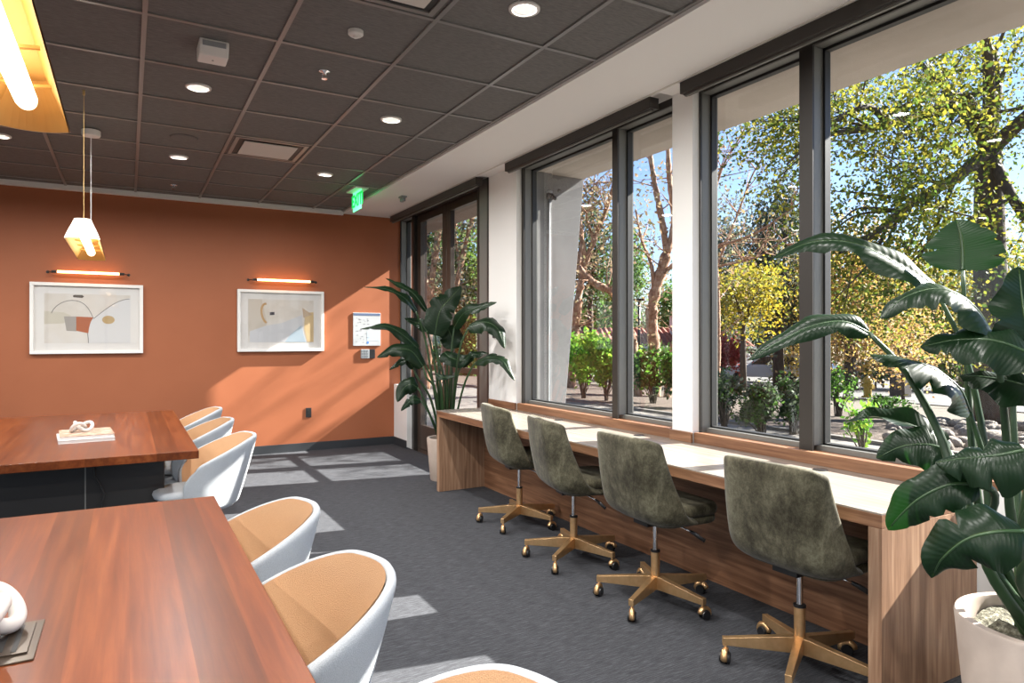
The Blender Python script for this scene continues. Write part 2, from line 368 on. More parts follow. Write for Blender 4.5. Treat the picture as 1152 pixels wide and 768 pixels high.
# ------------------------------------------------------------------ swivel chairs
def make_task_chair():
    t=thing('swivel_chair','','chair')
    # forward = +x ; backrest shell with wings running into the seat
    N=22; T=12
    def shell(off):
        def fn(i,j):
            s=(i*2-1); tt=j
            z=.462+.458*tt
            hw=(.238-.028*tt) if tt>.2 else .205+.0274*math.sin(tt/.2*PI/2)
            Lw=.03+.085*(1-tt)**1.2
            rc=.07
            flatl=hw-rc; arc=rc*PI/2; tot=flatl+arc+Lw
            d=abs(s)*tot
            if d<flatl: y=d; x=0
            elif d<flatl+arc:
                a=(d-flatl)/rc; y=flatl+rc*math.sin(a); x=rc*(1-math.cos(a))
            else: y=hw+(.012)*((d-flatl-arc)/Lw); x=rc+(d-flatl-arc)
            y*= 1 if s>0 else -1
            x-=.016*math.cos(y/hw*PI/2)
            lean=-.085*tt-.012*math.sin(tt*PI)
            under=.09*max(0,(.14-tt)/.14)**2
            # rounded top corners, wing drops slightly
            z-=.035*(abs(s)**5)*tt
            return (-.155+x+lean+under, y, z)
        return fn
    m=MB().grid(shell(0),N,T)
    m.build('backrest',M['velvet'],t,smooth=True,solid=.05,sub=2)
    # seat cushion
    def rb(name,x0,x1,y0,y1,z0,z1,r,mat):
        bm=bmesh.new(); bmesh.ops.create_cube(bm,size=1)
        for v in bm.verts: v.co=Vector(((x0+x1)/2+v.co.x*(x1-x0),(y0+y1)/2+v.co.y*(y1-y0),(z0+z1)/2+v.co.z*(z1-z0)))
        ed=[e for e in bm.edges if abs(e.verts[0].co.z-e.verts[1].co.z)>1e-4]
        bmesh.ops.bevel(bm,geom=ed,offset=.09,segments=6,affect='EDGES',profile=.5)
        ed=[e for e in bm.edges if abs(e.verts[0].co.z-e.verts[1].co.z)<1e-4 and len(e.link_faces)==2 and any(abs(f.normal.z)>.9 for f in e.link_faces) and not all(abs(f.normal.z)>.9 for f in e.link_faces)]
        bmesh.ops.bevel(bm,geom=ed,offset=r,segments=4,affect='EDGES',profile=.5)
        me=bpy.data.meshes.new(name); bm.to_mesh(me); bm.free(); me.materials.append(mat)
        me.polygons.foreach_set('use_smooth',[True]*len(me.polygons))
        return link(me,name,t)
    rb('seat',-.13,.275,-.228,.228,.488,.552,.028,M['velvet'])
    rb('seat_base',-.12,.27,-.218,.218,.447,.490,.018,M['velvet'])
    MB().box(-.1,.1,-.06,.06,.425,.449).build('seat_mount',M['blackp'],t)
    MB().tube([(0,0,.27),(0,0,.44)],.014,16).build('gas_cylinder',M['chrome'],t,smooth=True,autosm=True)
    MB().lathe([(.023,.085),(.024,.26),(.024,.272)],24).build('column',M['brass'],t,smooth=True,autosm=True)
    MB().lathe([(.026,.268),(.026,.278),(.016,.28)],24).build('column_collar',M['blackp'],t,smooth=True,autosm=True)
    MB().tube([(.03,-.05,.435),(.06,-.15,.425),(.075,-.19,.415)],.005,8).build('lever_rod',M['chrome'],t,smooth=True)
    MB().tube([(.075,-.185,.416),(.09,-.215,.402),(.11,-.26,.378)],[.008,.012,.010],10,flat=.6).build('lever_handle',M['blackp'],t,smooth=True)
    for k in range(5):
        a=math.radians(209+72*k); d=Vector((math.cos(a),math.sin(a),0)); n=Vector((-d.y,d.x,0))
        vs=[]; 
        for r,zt,zb,hw in ((.012,.142,.072,.020),(.05,.140,.072,.017),(.30,.110,.076,.0135),(.318,.109,.076,.0135)):
            for s_,z in ((-1,zb),(1,zb),(1,zt),(-1,zt)):
                p=d*r+n*hw*s_; vs.append((p.x,p.y,z))
        fs=[(0,3,2,1),(12,13,14,15)]
        for i in range(3):
            for q in range(4): fs.append((i*4+q,i*4+(q+1)%4,(i+1)*4+(q+1)%4,(i+1)*4+q))
        MB().add(vs,fs).build('leg',M['brass'],t,bevel=.002)
        c=d*.305; ca=a+.9*(k%3)+.4; e=Vector((math.cos(ca),math.sin(ca),0)); f=Vector((-e.y,e.x,0))
        q=c+e*.012
        cs=MB(); cs.tube([(c.x,c.y,.082),(c.x,c.y,.05)],.007,8)
        # hood over the twin wheels
        hood=[]
        for i in range(9):
            an=-.35+i/8*(PI+.3); hood.append((q+e*math.cos(an)*.027+Vector((0,0,.030+math.sin(an)*.027))))
        cs.tube(hood,[.012]*9,8,flat=1.35)
        co=cs.build('caster',M['brass'],t,smooth=True)
        for s_ in (-1,1):
            w1=q+f*.010*s_+Vector((0,0,.026)); w2=q+f*.022*s_+Vector((0,0,.026))
            MB().tube([w1,w1.lerp(w2,.3),w2],[.024,.026,.022],16).build('wheel',M['blackp'],co,smooth=True,autosm=True)
    return t
tc=make_task_chair(); TASK=[]
tasks=[(2.62,4.50,-.20,'olive velvet swivel chair farthest from the camera, at the counter end by the plant'),
 (2.50,3.60,-.25,'second olive velvet swivel chair from the far end of the counter'),
 (2.48,2.80,-.05,'olive velvet swivel chair in front of the white post between the windows'),
 (2.51,1.92,.02,'olive velvet swivel chair nearest the camera, beside the counter end panel')]
for i,(x,y,r,l) in enumerate(tasks):
    o=tc if i==0 else copy_tree(tc)
    o.location=(x,y,0); o.rotation_euler=(0,0,r); tag(o,l,'chair','swivel chairs along the window counter'); TASK.append(o)
for o in TASK[:2]:
    for ch in o.children:
        if ch.name.startswith(('leg','caster')): ch.rotation_euler.z=.33
# ------------------------------------------------------------------ tub chairs (open side faces -x)
def make_tub():
    t=thing('tub_chair','','chair')
    A=math.radians(114)
    def rimz(f):   # f = |angle|/A
        return .80-.02*f-.18*max(0,(f-.25)/.75)**1.4
    def surf(off):
        def fn(i,j):
            ph=(i*2-1)*A; f=abs(i*2-1)
            zb=.375; zt=rimz(f)-(.03 if off else 0)*0
            zz=zb+(zt-zb)*j
            rb=.225; rt=.325
            h=(zz-zb)/(.80-zb)
            r=rb+(rt-rb)*h**.9 - off
            # soft front edge of the arms
            rr=r*(1+.00*f)
            cut=.16*max(0,(f-.80)/.20)**2*(abs(2*j-1)**4)
            ph2=ph*(1-cut)
            return (rr*math.cos(ph2)*1.0+.02*h, rr*math.sin(ph2), zz)
        return fn
    MB().grid(surf(0),40,10).build('shell',M['boucle'],t,smooth=True,solid=.030,sub=2)
    def lin(i,j):
        ii=.02+.96*i; return surf(.0175)(ii,.02+.965*j)
    MB().grid(lin,40,10).build('lining',M['lining'],t,smooth=True,fixn=False)['label']='tan fabric lining'
    MB().lathe([(.001,.345),(.17,.345),(.215,.36),(.235,.39),(.215,.42),(.12,.435),(.001,.437)],36,c=(0,0,0)).build('lower_shell',M['boucle'],t,smooth=True)
    # seat pad reaching out to the front
    def pad(z0,z1):
        m=MB(); n=36; prof=[(.0,z0),(.85,z0),(.97,z0+.012),(1.0,(z0+z1)/2),(.97,z1-.012),(.85,z1),(.0,z1)]
        vs=[];fs=[]
        for q,z in prof:
            for k in range(n):
                a=2*PI*k/n; x,y=math.cos(a),math.sin(a)
                X=(.235 if x<0 else .20)*abs(x)**.8*(1 if x>0 else -1)-.02; Y=.205*abs(y)**.85*(1 if y>0 else -1)
                vs.append((X*q,Y*q,z))
        for i in range(len(prof)-1):
            for k in range(n): fs.append((i*n+k,i*n+(k+1)%n,(i+1)*n+(k+1)%n,(i+1)*n+k))
        return m.add(vs,fs)
    pad(.425,.485).build('seat',M['boucle'],t,smooth=True)
    MB().tube([(0,0,.05),(0,0,.35)],.028,16).build('pedestal',M['blackp'],t,smooth=True,autosm=True)
    for k in range(4):
        a=PI/4+k*PI/2; d=Vector((math.cos(a),math.sin(a),0))
        MB().tube([d*.0+Vector((0,0,.085)),d*.14+Vector((0,0,.06)),d*.27+Vector((0,0,.014))],[.022,.017,.012],8,flat=.8).build('leg',M['blackp'],t,smooth=True)
    return t
tb=make_tub()
tubs=[(.335,.98,.0,'cream boucle tub chair cut off by the bottom edge of the photo'),
 (.285,1.82,.0,'cream boucle tub chair at the near table, second from the camera'),
 (.275,2.60,.0,'cream boucle tub chair at the far right corner of the near table'),
 (.385,4.72,.0,'cream boucle tub chair at the near corner of the far table'),
 (.37,5.68,.0,'middle of the three cream boucle tub chairs along the far table'),
 (.39,6.60,.0,'cream boucle tub chair farthest from the camera, nearest the orange wall')]
for i,(x,y,r,l) in enumerate(tubs):
    o=tb if i==0 else copy_tree(tb)
    o.location=(x,y,0); o.rotation_euler=(0,0,r); tag(o,l,'chair','tub chairs along the wooden tables')
# ------------------------------------------------------------------ tables
def table(x0,x1,y0,y1,label):
    t=thing('meeting_table',label,'table',((x0+x1)/2,(y0+y1)/2,0))
    hx,hy=(x1-x0)/2,(y1-y0)/2
    B(-hx,hx,-hy,hy,.702,.75).build('tabletop',M['table'],t,bevel=.003)
    for s_ in (-1,1):
        o=MB().box(-hx+.22,hx-.17,s_*(hy-.33)-.02,s_*(hy-.33)+.02,.0,.700).build('base_panel',M['black'],t,bevel=.003)
    MB().box(-.05,.05,-hy+.35,hy-.35,.12,.69).build('spine_panel',M['black'],t)
    o=MB().box(-.004,.004,-.004,.004,0,.69).build('panel_seam',M['grey_daylit'],t); o.location=(-.218-(x0+x1)/2,-(hy-.33)-.022,.005)
    return t
table(-1.02,.37,4.435,7.02,'far cherry wood meeting table with a black base and a book stack on top')
table(-1.02,.32,.54,3.13,'near cherry wood meeting table filling the lower left corner')
tag(MB().tube([(-.165,4.70,.69),(-.17,4.70,.60),(-.12,4.70,.50),(-.15,4.70,.38),(-.13,4.70,.25),(-.16,4.70,.10),(-.10,4.66,.012),(.0,4.62,.011)],.006,8).build('power_cable',M['cable'],smooth=True),'black power cable hanging in front of the far table base','cable')
# cable port on near table
t=thing('cable_port','bronze flip-up cable port set into the near tabletop','cable port',(-.27,1.83,.75))
MB().box(-.12,.10,-.115,.115,0,.004).build('plate',M['port'],t,bevel=.001)
MB().box(.0,.085,-.08,.095,.004,.008).build('flap',M['port'],t)
MB().box(.015,.04,-.06,.08,.008,.0085).box(.055,.065,-.07,.085,.008,.0085).build('slots',M['gasket'],t)
# knots
def knot(name,label,loc,s,rz,rad,parent_group=None):
    pts=[]
    n=110
    for i in range(n):
        a=2*PI*i/n
        x=math.sin(a)+2*math.sin(2*a); y=math.cos(a)-2*math.cos(2*a); z=-math.sin(3*a)*1.1
        pts.append(Vector((x,y,z*1.0))*s)
    m=MB().tube(pts,rad,14,closed=True)
    zmin=min(v[2] for v in m.v); m.v=[(x,y,z-zmin) for x,y,z in m.v]
    o=m.build(name,M['knot'],smooth=True); o.location=loc; o.rotation_euler=(0,0,rz)
    return tag(o,label,'ornament')
knot('knot_ornament','white ceramic knot ornament on the cable port of the near table',(-.295,1.86,.759),.033,.35,.0175)
# books
M['pages']=noisy('book_pages',[(.62,.60,.57),(.78,.76,.73)],scale=(1,1,60),nscale=8,rough=.8)
M['cover1']=noisy('photo_cover_brown',[(.70,.66,.60),(.35,.17,.09),(.62,.50,.40)],scale=(1.4,3,1),nscale=9,rough=.35,pos=[.34,.48,.62])
M['cover2']=flat('white_cover',(.72,.70,.67),.35)
def book(loc,rz,sx,sy,h,cov,label):
    t=thing('book',label,'book',loc,rz)
    B(-sx,sx,-sy,sy,0,.003).build('back_cover',M['cover2'],t)
    B(-sx,sx,-sy,sy,h-.003,h).build('front_cover',cov,t)
    B(-sx+.004,sx-.001,-sy+.003,sy-.003,.003,h-.003).build('pages',M['pages'],t)
    B(-sx,-sx+.004,-sy,sy,.003,h-.003).build('spine',M['cover2'],t)
book((-.245,5.33,.75),.10,.155,.20,.022,M['cover2'],'white picture book at the bottom of the stack on the far table')
book((-.24,5.34,.772),.08,.15,.195,.022,M['cover1'],'picture book with a brown photo cover, on top of the stack on the far table')
knot('knot_ornament','small white ceramic knot ornament lying on the books',(-.27,5.36,.794),.022,1.3,.0115)
# ------------------------------------------------------------------ pendants
def pendant(yc,label):
    t=thing('pendant_lamp',label,'pendant lamp',(-.25,yc,2.05))
    hl=.68
    NB=14
    def prof(k):  # open bottom trough: half width at bottom .1 -> top .045
        return k
    # plan: stadium-like bowed ends
    def ring(hw,hlen,z,n=10):
        p=[]
        for s_ in (1,-1):
            for i in range(n+1):
                a=-1+2*i/n
                p.append((s_*-a*hw if False else a*hw*s_*-1*-1, s_*(hlen+.05*(1-a*a)*hw/.1*.8), z))
        return p
    def shell(off):
        m=MB(); r1=ring(.098-off,hl-off,0); r2=ring(.082-off,hl-.02-off,.045); r3=ring(.045-off,hl-.05-off,.135-off)
        n=len(r1); vs=r1+r2+r3; fs=[]
        for a in (0,1):
            for i in range(n): fs.append((a*n+i,a*n+(i+1)%n,(a+1)*n+(i+1)%n,(a+1)*n+i))
        fs.append(tuple(range(2*n,3*n)))
        return m.add(vs,fs)
    shell(0).build('lamp_shade',M['shade'],t)
    shell(.004).build('shade_lining',M['gold'],t)
    m=MB(); ys=[-hl+.09,-hl+.098,-hl+.115]+[-hl+.14+(2*hl-.28)*i/8 for i in range(9)]+[hl-.115,hl-.098,hl-.09]
    rs=[.006,.018,.025]+[.028]*9+[.025,.018,.006]
    m.tube([(0,y,.045) for y in ys],rs,18).build('light_tube',M['lampglow'],t,smooth=True)
    for k in range(4):
        y=-hl+.25+k*(2*hl-.5)/3
        [MB().tube([(.03*q,y,.05),(.07*q,y,.055)],.006,6).build('tube_bracket',M['gold'],t) for q in (1,-1)]
    MB().tube([(0,-.50,.13),(0,-.50,3.05-2.05)],.0018,6).build('suspension_wire',M['gold'],t)
    MB().tube([(0,.50,.13),(0,.50,3.05-2.05)],.0035,8).build('power_cord',M['plastic'],t)
    MB().lathe([(.001,.955),(.062,.955),(.066,.965),(.066,.998)],28,c=(0,.50,0)).build('canopy',M['plastic'],t,smooth=True,autosm=True)
    MB().lathe([(.007,.965),(.008,.998)],12,c=(0,-.50,0)).build('wire_anchor',M['gold'],t,smooth=True)
    return t
pendant(5.76,'long cream trough pendant lamp glowing over the far table')
pendant(1.80,'trough pendant lamp with glowing tube in the top left corner of the photo')
# ------------------------------------------------------------------ ceiling fittings
def downlight(x,y,label,first=[None]):
    if first[0] is None:
        t=thing('recessed_downlight',label,'downlight',(x,y,3.06),0,'round downlights in the ceiling tiles')
        MB().lathe([(.052,-.003),(.060,-.012),(.078,-.010),(.080,0)],36).build('trim_ring',M['plastic'],t,smooth=True)
        MB().lathe([(.001,-.006),(.055,-.006),(.055,-.001)],36).build('lens',M['lens'],t)
        first[0]=t
    else:
        t=copy_tree(first[0]); t.location=(x,y,3.06); t['label']=label
    return t
DL=[(1.717,2.90,'round downlight nearest the top edge of the photo'),(.402,4.86,'round downlight below the white sensor box'),(1.717,4.86,'round downlight in the tile above the exit sign, near the white soffit'),
    (.402,6.81,'round downlight over the far end of the far table, beyond the dark speaker'),(1.717,6.81,'small round downlight just left of the exit sign'),(-.90,6.81,'round downlight at the left edge of the photo')]
for x,y,l in DL: downlight(x,y,l)
for x,y in ((-.9,4.86),(-2.2,4.86),(-2.2,6.81),(-3.5,6.81),(-3.5,4.86),(.402,2.9),(-2.2,2.9),(-3.5,2.9),(.402,.95),(1.717,.95),(-.9,.95),(-2.2,.95),(.402,-1),(1.717,-1),(-.9,-1),(-2.2,-1),(-.9,-3),(.4,-3),(1.717,-3)):
    downlight(x,y,'round downlight in the part of the ceiling outside the photo')
# sensor box
t=thing('ceiling_sensor','white box shaped sensor with a slatted edge, hanging from the ceiling','sensor',(.415,4.13,3.06))
o=MB().prism([(-.085,0),(.085,0),(.085,-.035),(.065,-.085),(-.065,-.085),(-.085,-.035)],'x',-.075,.075).build('housing',M['plastic'],t,bevel=.006)
MB().box(-.06,.06,-.088,-.082,-.04,-.012).build('grille',M['grey'],t)
MB().lathe([(.001,-.0875),(.006,-.0875),(.006,-.084)],10).build('indicator',M['grey'],t)
t=thing('occupancy_sensor','small round white sensor near the top of the ceiling','sensor',(1.06,3.56,3.062))
MB().lathe([(.040,0),(.040,-.022),(.030,-.03),(.001,-.031)],28).build('body',M['plastic'],t,smooth=True,autosm=True)
MB().lathe([(.015,-.03),(.012,-.04),(.001,-.042)],16).build('dome',M['plastic'],t,smooth=True)
def sprinkler(x,y,l):
    t=thing('fire_sprinkler',l,'sprinkler',(x,y,3.06))
    MB().lathe([(.036,0),(.034,-.006),(.012,-.010),(.010,-.02)],24).build('escutcheon',M['chrome'],t,smooth=True)
    MB().tube([(-.012,0,-.018),(-.014,0,-.03),(0,0,-.045),(.014,0,-.03),(.012,0,-.018)],.003,6).build('frame_arms',M['chrome'],t,smooth=True)
    MB().lathe([(.001,-.045),(.018,-.046),(.018,-.048),(.001,-.048)],12).build('deflector',M['chrome'],t)
sprinkler(1.053,4.193,'chrome fire sprinkler between the two round sensors and the sensor box')
sprinkler(.429,8.10,'chrome fire sprinkler close to the orange wall')
t=thing('ceiling_speaker','dark round speaker flush in the ceiling tile','speaker',(.402,6.145,3.06))
MB().lathe([(.001,-.008),(.085,-.008),(.10,-.006),(.105,0)],36).build('grille',M['tile'],t,smooth=True)
def vent(x,y,label,w=.29):
    t=thing('air_vent',label,'vent',(x,y,3.06))
    MB().box(-w,w,-w,-w+.03,-.012,0).box(-w,w,w-.03,w,-.012,0).box(-w,-w+.03,-w+.03,w-.03,-.012,0).box(w-.03,w,-w+.03,w-.03,-.012,0).build('vent_frame',M['tbar'],t)
    MB().box(-w+.03,w-.03,-w+.03,w-.03,-.004,-.001).build('recess',M['gasket'],t)
    MB().box(-w+.075,w-.075,-w+.075,w-.075,-.02,-.012).build('diffuser_panel',M['offwhite'],t,bevel=.003)
vent(1.055,6.16,'square ceiling air vent with a pale panel, above the far table end')
vent(1.055,2.90,'square ceiling air vent cut by the top edge of the photo')
# exit sign
t=thing('exit_sign','glowing green EXIT sign hanging below the ceiling near the soffit','sign',(2.20,7.33,3.06))
B(-.075,.075,-.17,.17,-.022,0).build('mounting_plate',M['plastic'],t,bevel=.004)
B(-.004,.004,-.15,.15,-.235,-.02).build('acrylic_panel',M['greenl'],t)
cu=bpy.data.curves.new('exit_text','FONT'); cu.body='EXIT'; cu.size=.19; cu.extrude=.002; cu.align_x='CENTER'; cu.align_y='CENTER'; cu.offset=.004
to=bpy.data.objects.new('tmp',cu); COL.objects.link(to)
dg=bpy.context.evaluated_depsgraph_get(); me=bpy.data.meshes.new_from_object(to.evaluated_get(dg)); bpy.data.objects.remove(to)
me.materials.clear(); me.materials.append(M['green'])
for sgn in (-1,1):
    o=link(me,'letters',t); o.rotation_euler=(PI/2,0,-PI/2 if sgn<0 else PI/2); o.location=(.006*sgn,0,-.128); o['label']='green letters reading EXIT'
o=thing('emergency_spotlight','small grey twin emergency spotlight fixed to the white soffit','light',(2.72,7.31,ZC))
MB().box(-.035,.035,-.05,.05,-.018,0).build('base',M['grey'],o,bevel=.004)
for s_ in (-1,1):
    MB().lathe([(.012,-.015),(.022,-.03),(.024,-.055),(.02,-.06),(.001,-.06)],16,c=(0,.026*s_,0)).build('spot_head',M['grey'],o,smooth=True)
# ------------------------------------------------------------------ orange wall items
def picture(x0,x1,z0,z1,label,shapes,grp=None):
    cx,cz=(x0+x1)/2,(z0+z1)/2; hx,hz=(x1-x0)/2,(z1-z0)/2
    t=thing('framed_picture',label,'picture',(cx,YW,cz))
    fw=.035; d=-.05
    m=MB().box(-hx,hx,d,-.002,-hz,-hz+fw).box(-hx,hx,d,-.002,hz-fw,hz).box(-hx,-hx+fw,d,-.002,-hz+fw,hz-fw).box(hx-fw,hx,d,-.002,-hz+fw,hz-fw)
    m.build('frame',M['artwhite'],t,bevel=.003)
    B(-hx+fw,hx-fw,-.022,-.004,-hz+fw,hz-fw).build('mount',M['mount'],t)
    B(-hx+fw,hx-fw,-.040,-.0385,-hz+fw,hz-fw).build('glass',M['picglass'],t)
    ax,az=hx-.125,hz-.115
    m=MB(); mats=[M['paper']]; m.box(-ax,ax,-.0235,-.0222,-az,az)
    for k,(col,poly) in enumerate(shapes):
        mats.append(flat('paint',col,.8)); m.mat(k+1)
        m.prism([((p*2-1)*ax,(1-q*2)*az) for p,q in poly],'y',-.0242-.0003*k,-.0236)
    m.build('artwork',mats,t)
def ell(cx,cy,rx,ry,a0=0,a1=2*PI,n=24): return [(cx+rx*math.cos(a0+(a1-a0)*i/n),cy+ry*math.sin(a0+(a1-a0)*i/n)) for i in range(n if abs(a1-a0-2*PI)<.01 else n+1)]
def band(pts,w):
    up=[];dn=[]
    for i,(x,y) in enumerate(pts):
        x0,y0=pts[max(0,i-1)]; x1,y1=pts[min(len(pts)-1,i+1)]
        dx,dy=x1-x0,y1-y0; l=math.hypot(dx,dy) or 1; nx,ny=-dy/l*w,dx/l*w*1.6
        up.append((x+nx,y+ny)); dn.append((x-nx,y-ny))
    return up+dn[::-1]
def bz(*p,n=14):
    out=[]
    for i in range(n+1):
        t_=i/n; q=[Vector(a) for a in p]
        while len(q)>1: q=[q[j].lerp(q[j+1],t_) for j in range(len(q)-1)]
        out.append(tuple(q[0]))
    return out
picture(-.895,.152,1.25,2.012,'white framed abstract print with a rust square and grey arcs, left on the orange wall',[
 ((.60,.56,.47),[(.0,.36),(.22,.38),(.30,.44),(.22,.60),(.0,.62)]),
 ((.36,.33,.31),[(.22,.46),(.36,.46),(.36,.76),(.25,.75)]),
 ((.42,.10,.03),[(.36,.46),(.555,.47),(.50,.80),(.36,.75)]),
 ((.70,.70,.71),bz((.55,.50),(.70,.30),(.85,.08),(1.0,.06))+[(1,1),(.50,1)]+bz((.50,1),(.49,.8),(.51,.6),(.55,.50))),
 ((.52,.36,.17),ell(.735,.52,.075,.085)),
 ((.10,.07,.05),[(.32,.04),(.34,.02),(.43,.02),(.45,.05),(.43,.08),(.33,.07)]),
 ((.20,.19,.18),band(bz((.08,.40),(.12,.20),(.25,.08),(.38,.08),(.48,.12),(.52,.35),(.56,.50)),.004)),
 ((.20,.19,.18),band(bz((.56,.50),(.70,.30),(.85,.08),(.99,.08)),.004)),
 ((.15,.15,.15),band(bz((.49,.80),(.50,.90),(.50,1.0)),.004))])
picture(1.144,2.172,1.255,2.008,'white framed soft abstract print in beige and blue, cut by a band of sunlight',[
 ((.60,.54,.47),[(.0,.0),(.20,.0),(.28,.55),(.22,.80),(.0,.85)]),
 ((.52,.33,.15),band(bz((.27,.10),(.16,.10),(.18,.45),(.27,.55)),.016)),
 ((.62,.63,.66),[(.02,.75),(.25,.62),(.5,.55),(.82,.35),(.85,1),(.02,1)]),
 ((.42,.52,.60),[(.62,.85),(.80,.60),(.88,1),(.55,1)]),
 ((.66,.50,.28),[(.86,.30),(1,.28),(1,1),(.90,1),(.85,.70)]),
 ((.55,.42,.30),[(.82,.18),(.98,.34),(.84,.42)]),
 ((.05,.045,.06),[(.32,.30),(.39,.29),(.39,.36),(.32,.37)])])
def piclight(x0,x1,z,label):
    t=thing('picture_light',label,'wall lamp',((x0+x1)/2,YW,z)); h=(x1-x0)/2; y=-.09
    MB().tube([(-h+.10,y,0),(h-.10,y,0)],.013,14).build('light_tube',M['picglow'],t,smooth=True,autosm=True)
    for s_ in (-1,1):
        MB().tube([(s_*(h-.10),y,0),(s_*(h-.05),y,0)],.015,14).tube([(s_*(h-.06),y,0),(s_*(h-.03),y*.5,0),(s_*(h-.01),-.004,0)],.005,8).build('end_cap',M['bronze'],t,smooth=True,autosm=True)
        MB().lathe([(.016,-.006),(.016,-.001)],14,c=(s_*(h-.01),0,0),axis='y').build('wall_plate',M['bronze'],t)
piclight(-.75,.02,2.125,'slim glowing picture light above the left print')
piclight(1.26,2.09,2.125,'slim glowing picture light above the right print')
t=thing('evacuation_map','white evacuation plan board with a blue heading on the orange wall','sign',(2.745,YW,1.535))
B(-.185,.185,-.012,0,-.217,.217).build('board',flat('map_board',(.46,.48,.50),.5),t,bevel=.002)
B(-.18,.18,-.0135,-.012,.18,.21).build('heading',flat('map_heading',(.10,.14,.24),.5),t)
m=MB()
rr=random.Random(5)
for k in range(26):
    x=-.15+rr.random()*.16; z=-.18+rr.random()*.33; m.box(x,x+.01+rr.random()*.02,-.0132,-.012,z,z+.006)
m.build('small_print',flat('map_ink',(.18,.18,.2),.6),t)
B(.0,.17,-.0131,-.012,-.15,-.03).build('floor_plan',flat('map_plan',(.45,.55,.66),.6),t)
MB().lathe([(.001,-.0135),(.016,-.0135),(.016,-.012)],16,c=(.01,0,-.175),axis='y').build('location_dot',flat('map_dot',(.08,.22,.55),.5),t)
t=thing('access_panel','grey and black control panel below the evacuation plan','switch',(2.757,YW+.002,1.212))
B(-.095,.02,-.02,0,-.06,.06).build('keypad',M['grey'],t,bevel=.003); B(.02,.095,-.02,0,-.06,.06).build('card_reader',M['cuff'],t,bevel=.003)
m=MB()
for i in range(3):
    for j in range(3): m.box(-.083+i*.032,-.063+i*.032,-.022,-.02,-.045+j*.035,-.022+j*.035)
m.build('buttons',flat('button_grey',(.18,.20,.22),.5),t)
def outlet(name,loc,label,ax,m1,cat,h=.06,w=.035):
    t=thing(name,label,cat,loc)
    if ax=='y':
        B(-w,w,-.008,0,-h,h).build('plate',m1,t,bevel=.002); B(-w*.5,w*.5,-.0095,-.008,-h*.6,-h*.1).build('socket',M['gasket'],t); B(-w*.5,w*.5,-.0095,-.008,h*.1,h*.6).build('socket',M['gasket'],t)
    else:
        B(-.012,0,-w,w,-h,h).build('plate',m1,t,bevel=.002); B(-.016,-.012,-w*.4,w*.4,-h*.5,h*.5).build('rocker',m1,t)
outlet('wall_outlet',(1.99,YW,.478),'black power outlet low on the orange wall','y',M['cuff'],'outlet')
outlet('light_switch',(XW,5.86,1.47),'small black switch on the white wall beside the door','x',M['cuff'],'switch',.05,.065)
# ------------------------------------------------------------------ bird of paradise plants
def catmull(pts,n):
    P=[Vector(p) for p in pts]; P=[P[0]*2-P[1]]+P+[P[-1]*2-P[-2]]; out=[]
    segs=len(P)-3
    for i in range(n+1):
        t_=i/n*segs; k=min(int(t_),segs-1); u=t_-k
        a,b,c,d=P[k:k+4]
        out.append(.5*((2*b)+(c-a)*u+(2*a-5*b+4*c-d)*u*u+(3*b-a-3*c+d)*u**3))
    return out
def blade(pts,Wd,nh,par,seed,fold=.35,curl=.25,asym=(1,1),name='leaf_blade',wave=.10):
    rr=random.Random(seed); n=26; q=7
    c=catmull(pts,n); nh=Vector(nh); vs=[]; uvs=[]
    notch=[[(rr.uniform(.25,.9),rr.uniform(.15,.55),rr.uniform(.010,.022)) for _ in range(rr.randint(1,3))] for _ in range(2)]
    for i in range(n+1):
        T=(c[min(i+1,n)]-c[max(i-1,0)]).normalized(); Sd=T.cross(nh); 
        Sd=Sd.normalized() if Sd.length>1e-4 else T.orthogonal().normalized(); Nn=Sd.cross(T).normalized()
        t_=i/n; w0=Wd*.5*(math.sin(PI*min(1,(t_*.96+.03)**.62))**.72 if t_<.999 else 0.02)
        for j in range(-q,q+1):
            s_=j/q; sd=1 if s_<0 else 0; w=w0*asym[sd]
            for (tn,dp,wn) in notch[sd]:
                w*=1-dp*math.exp(-((t_-tn)/wn)**2)
            a=abs(s_); wv=wave*w*math.sin(t_*17+seed+sd*2)*a*a
            up=w*(math.sin(fold)*a-curl*a*a*1.2)+wv
            p=c[i]+Sd*(s_*w*math.cos(fold)*(1-.12*curl*a*a))+Nn*up
            vs.append(p); uvs.append((t_,s_))
    fs=[]; K=2*q+1
    for i in range(n):
        for j in range(K-1): fs.append((i*K+j,i*K+j+1,(i+1)*K+j+1,(i+1)*K+j))
    m=MB().add(vs,fs)
    o=m.build(name,M['leaf'],par,smooth=True,fixn=False)
    me=o.data; uv=me.uv_layers.new(name='UVMap'); 
    idx=np.empty(len(me.loops),dtype=np.int32); me.loops.foreach_get('vertex_index',idx)
    uv.data.foreach_set('uv',np.array(uvs,dtype=np.float32)[idx].ravel())
    rib=MB().tube([p-Vector((0,0,.001)) for p in c[:-2]],[.0055*(1-.75*i/n) for i in range(n-1)],6)
    rib.build('midrib',M['stalk'],o,smooth=True)
    return o
def stalk(pts,r0,r1,par):
    c=catmull(pts,16)
    return MB().tube(c,[r0+(r1-r0)*(i/16) for i in range(17)],9,flat=.75).build('leaf_stalk',M['stalk'],par,smooth=True)
def planter(name,label,cat,x,y,h,r,rb,soilz):
    t=thing(name,label,cat,(x,y,0))
    return t
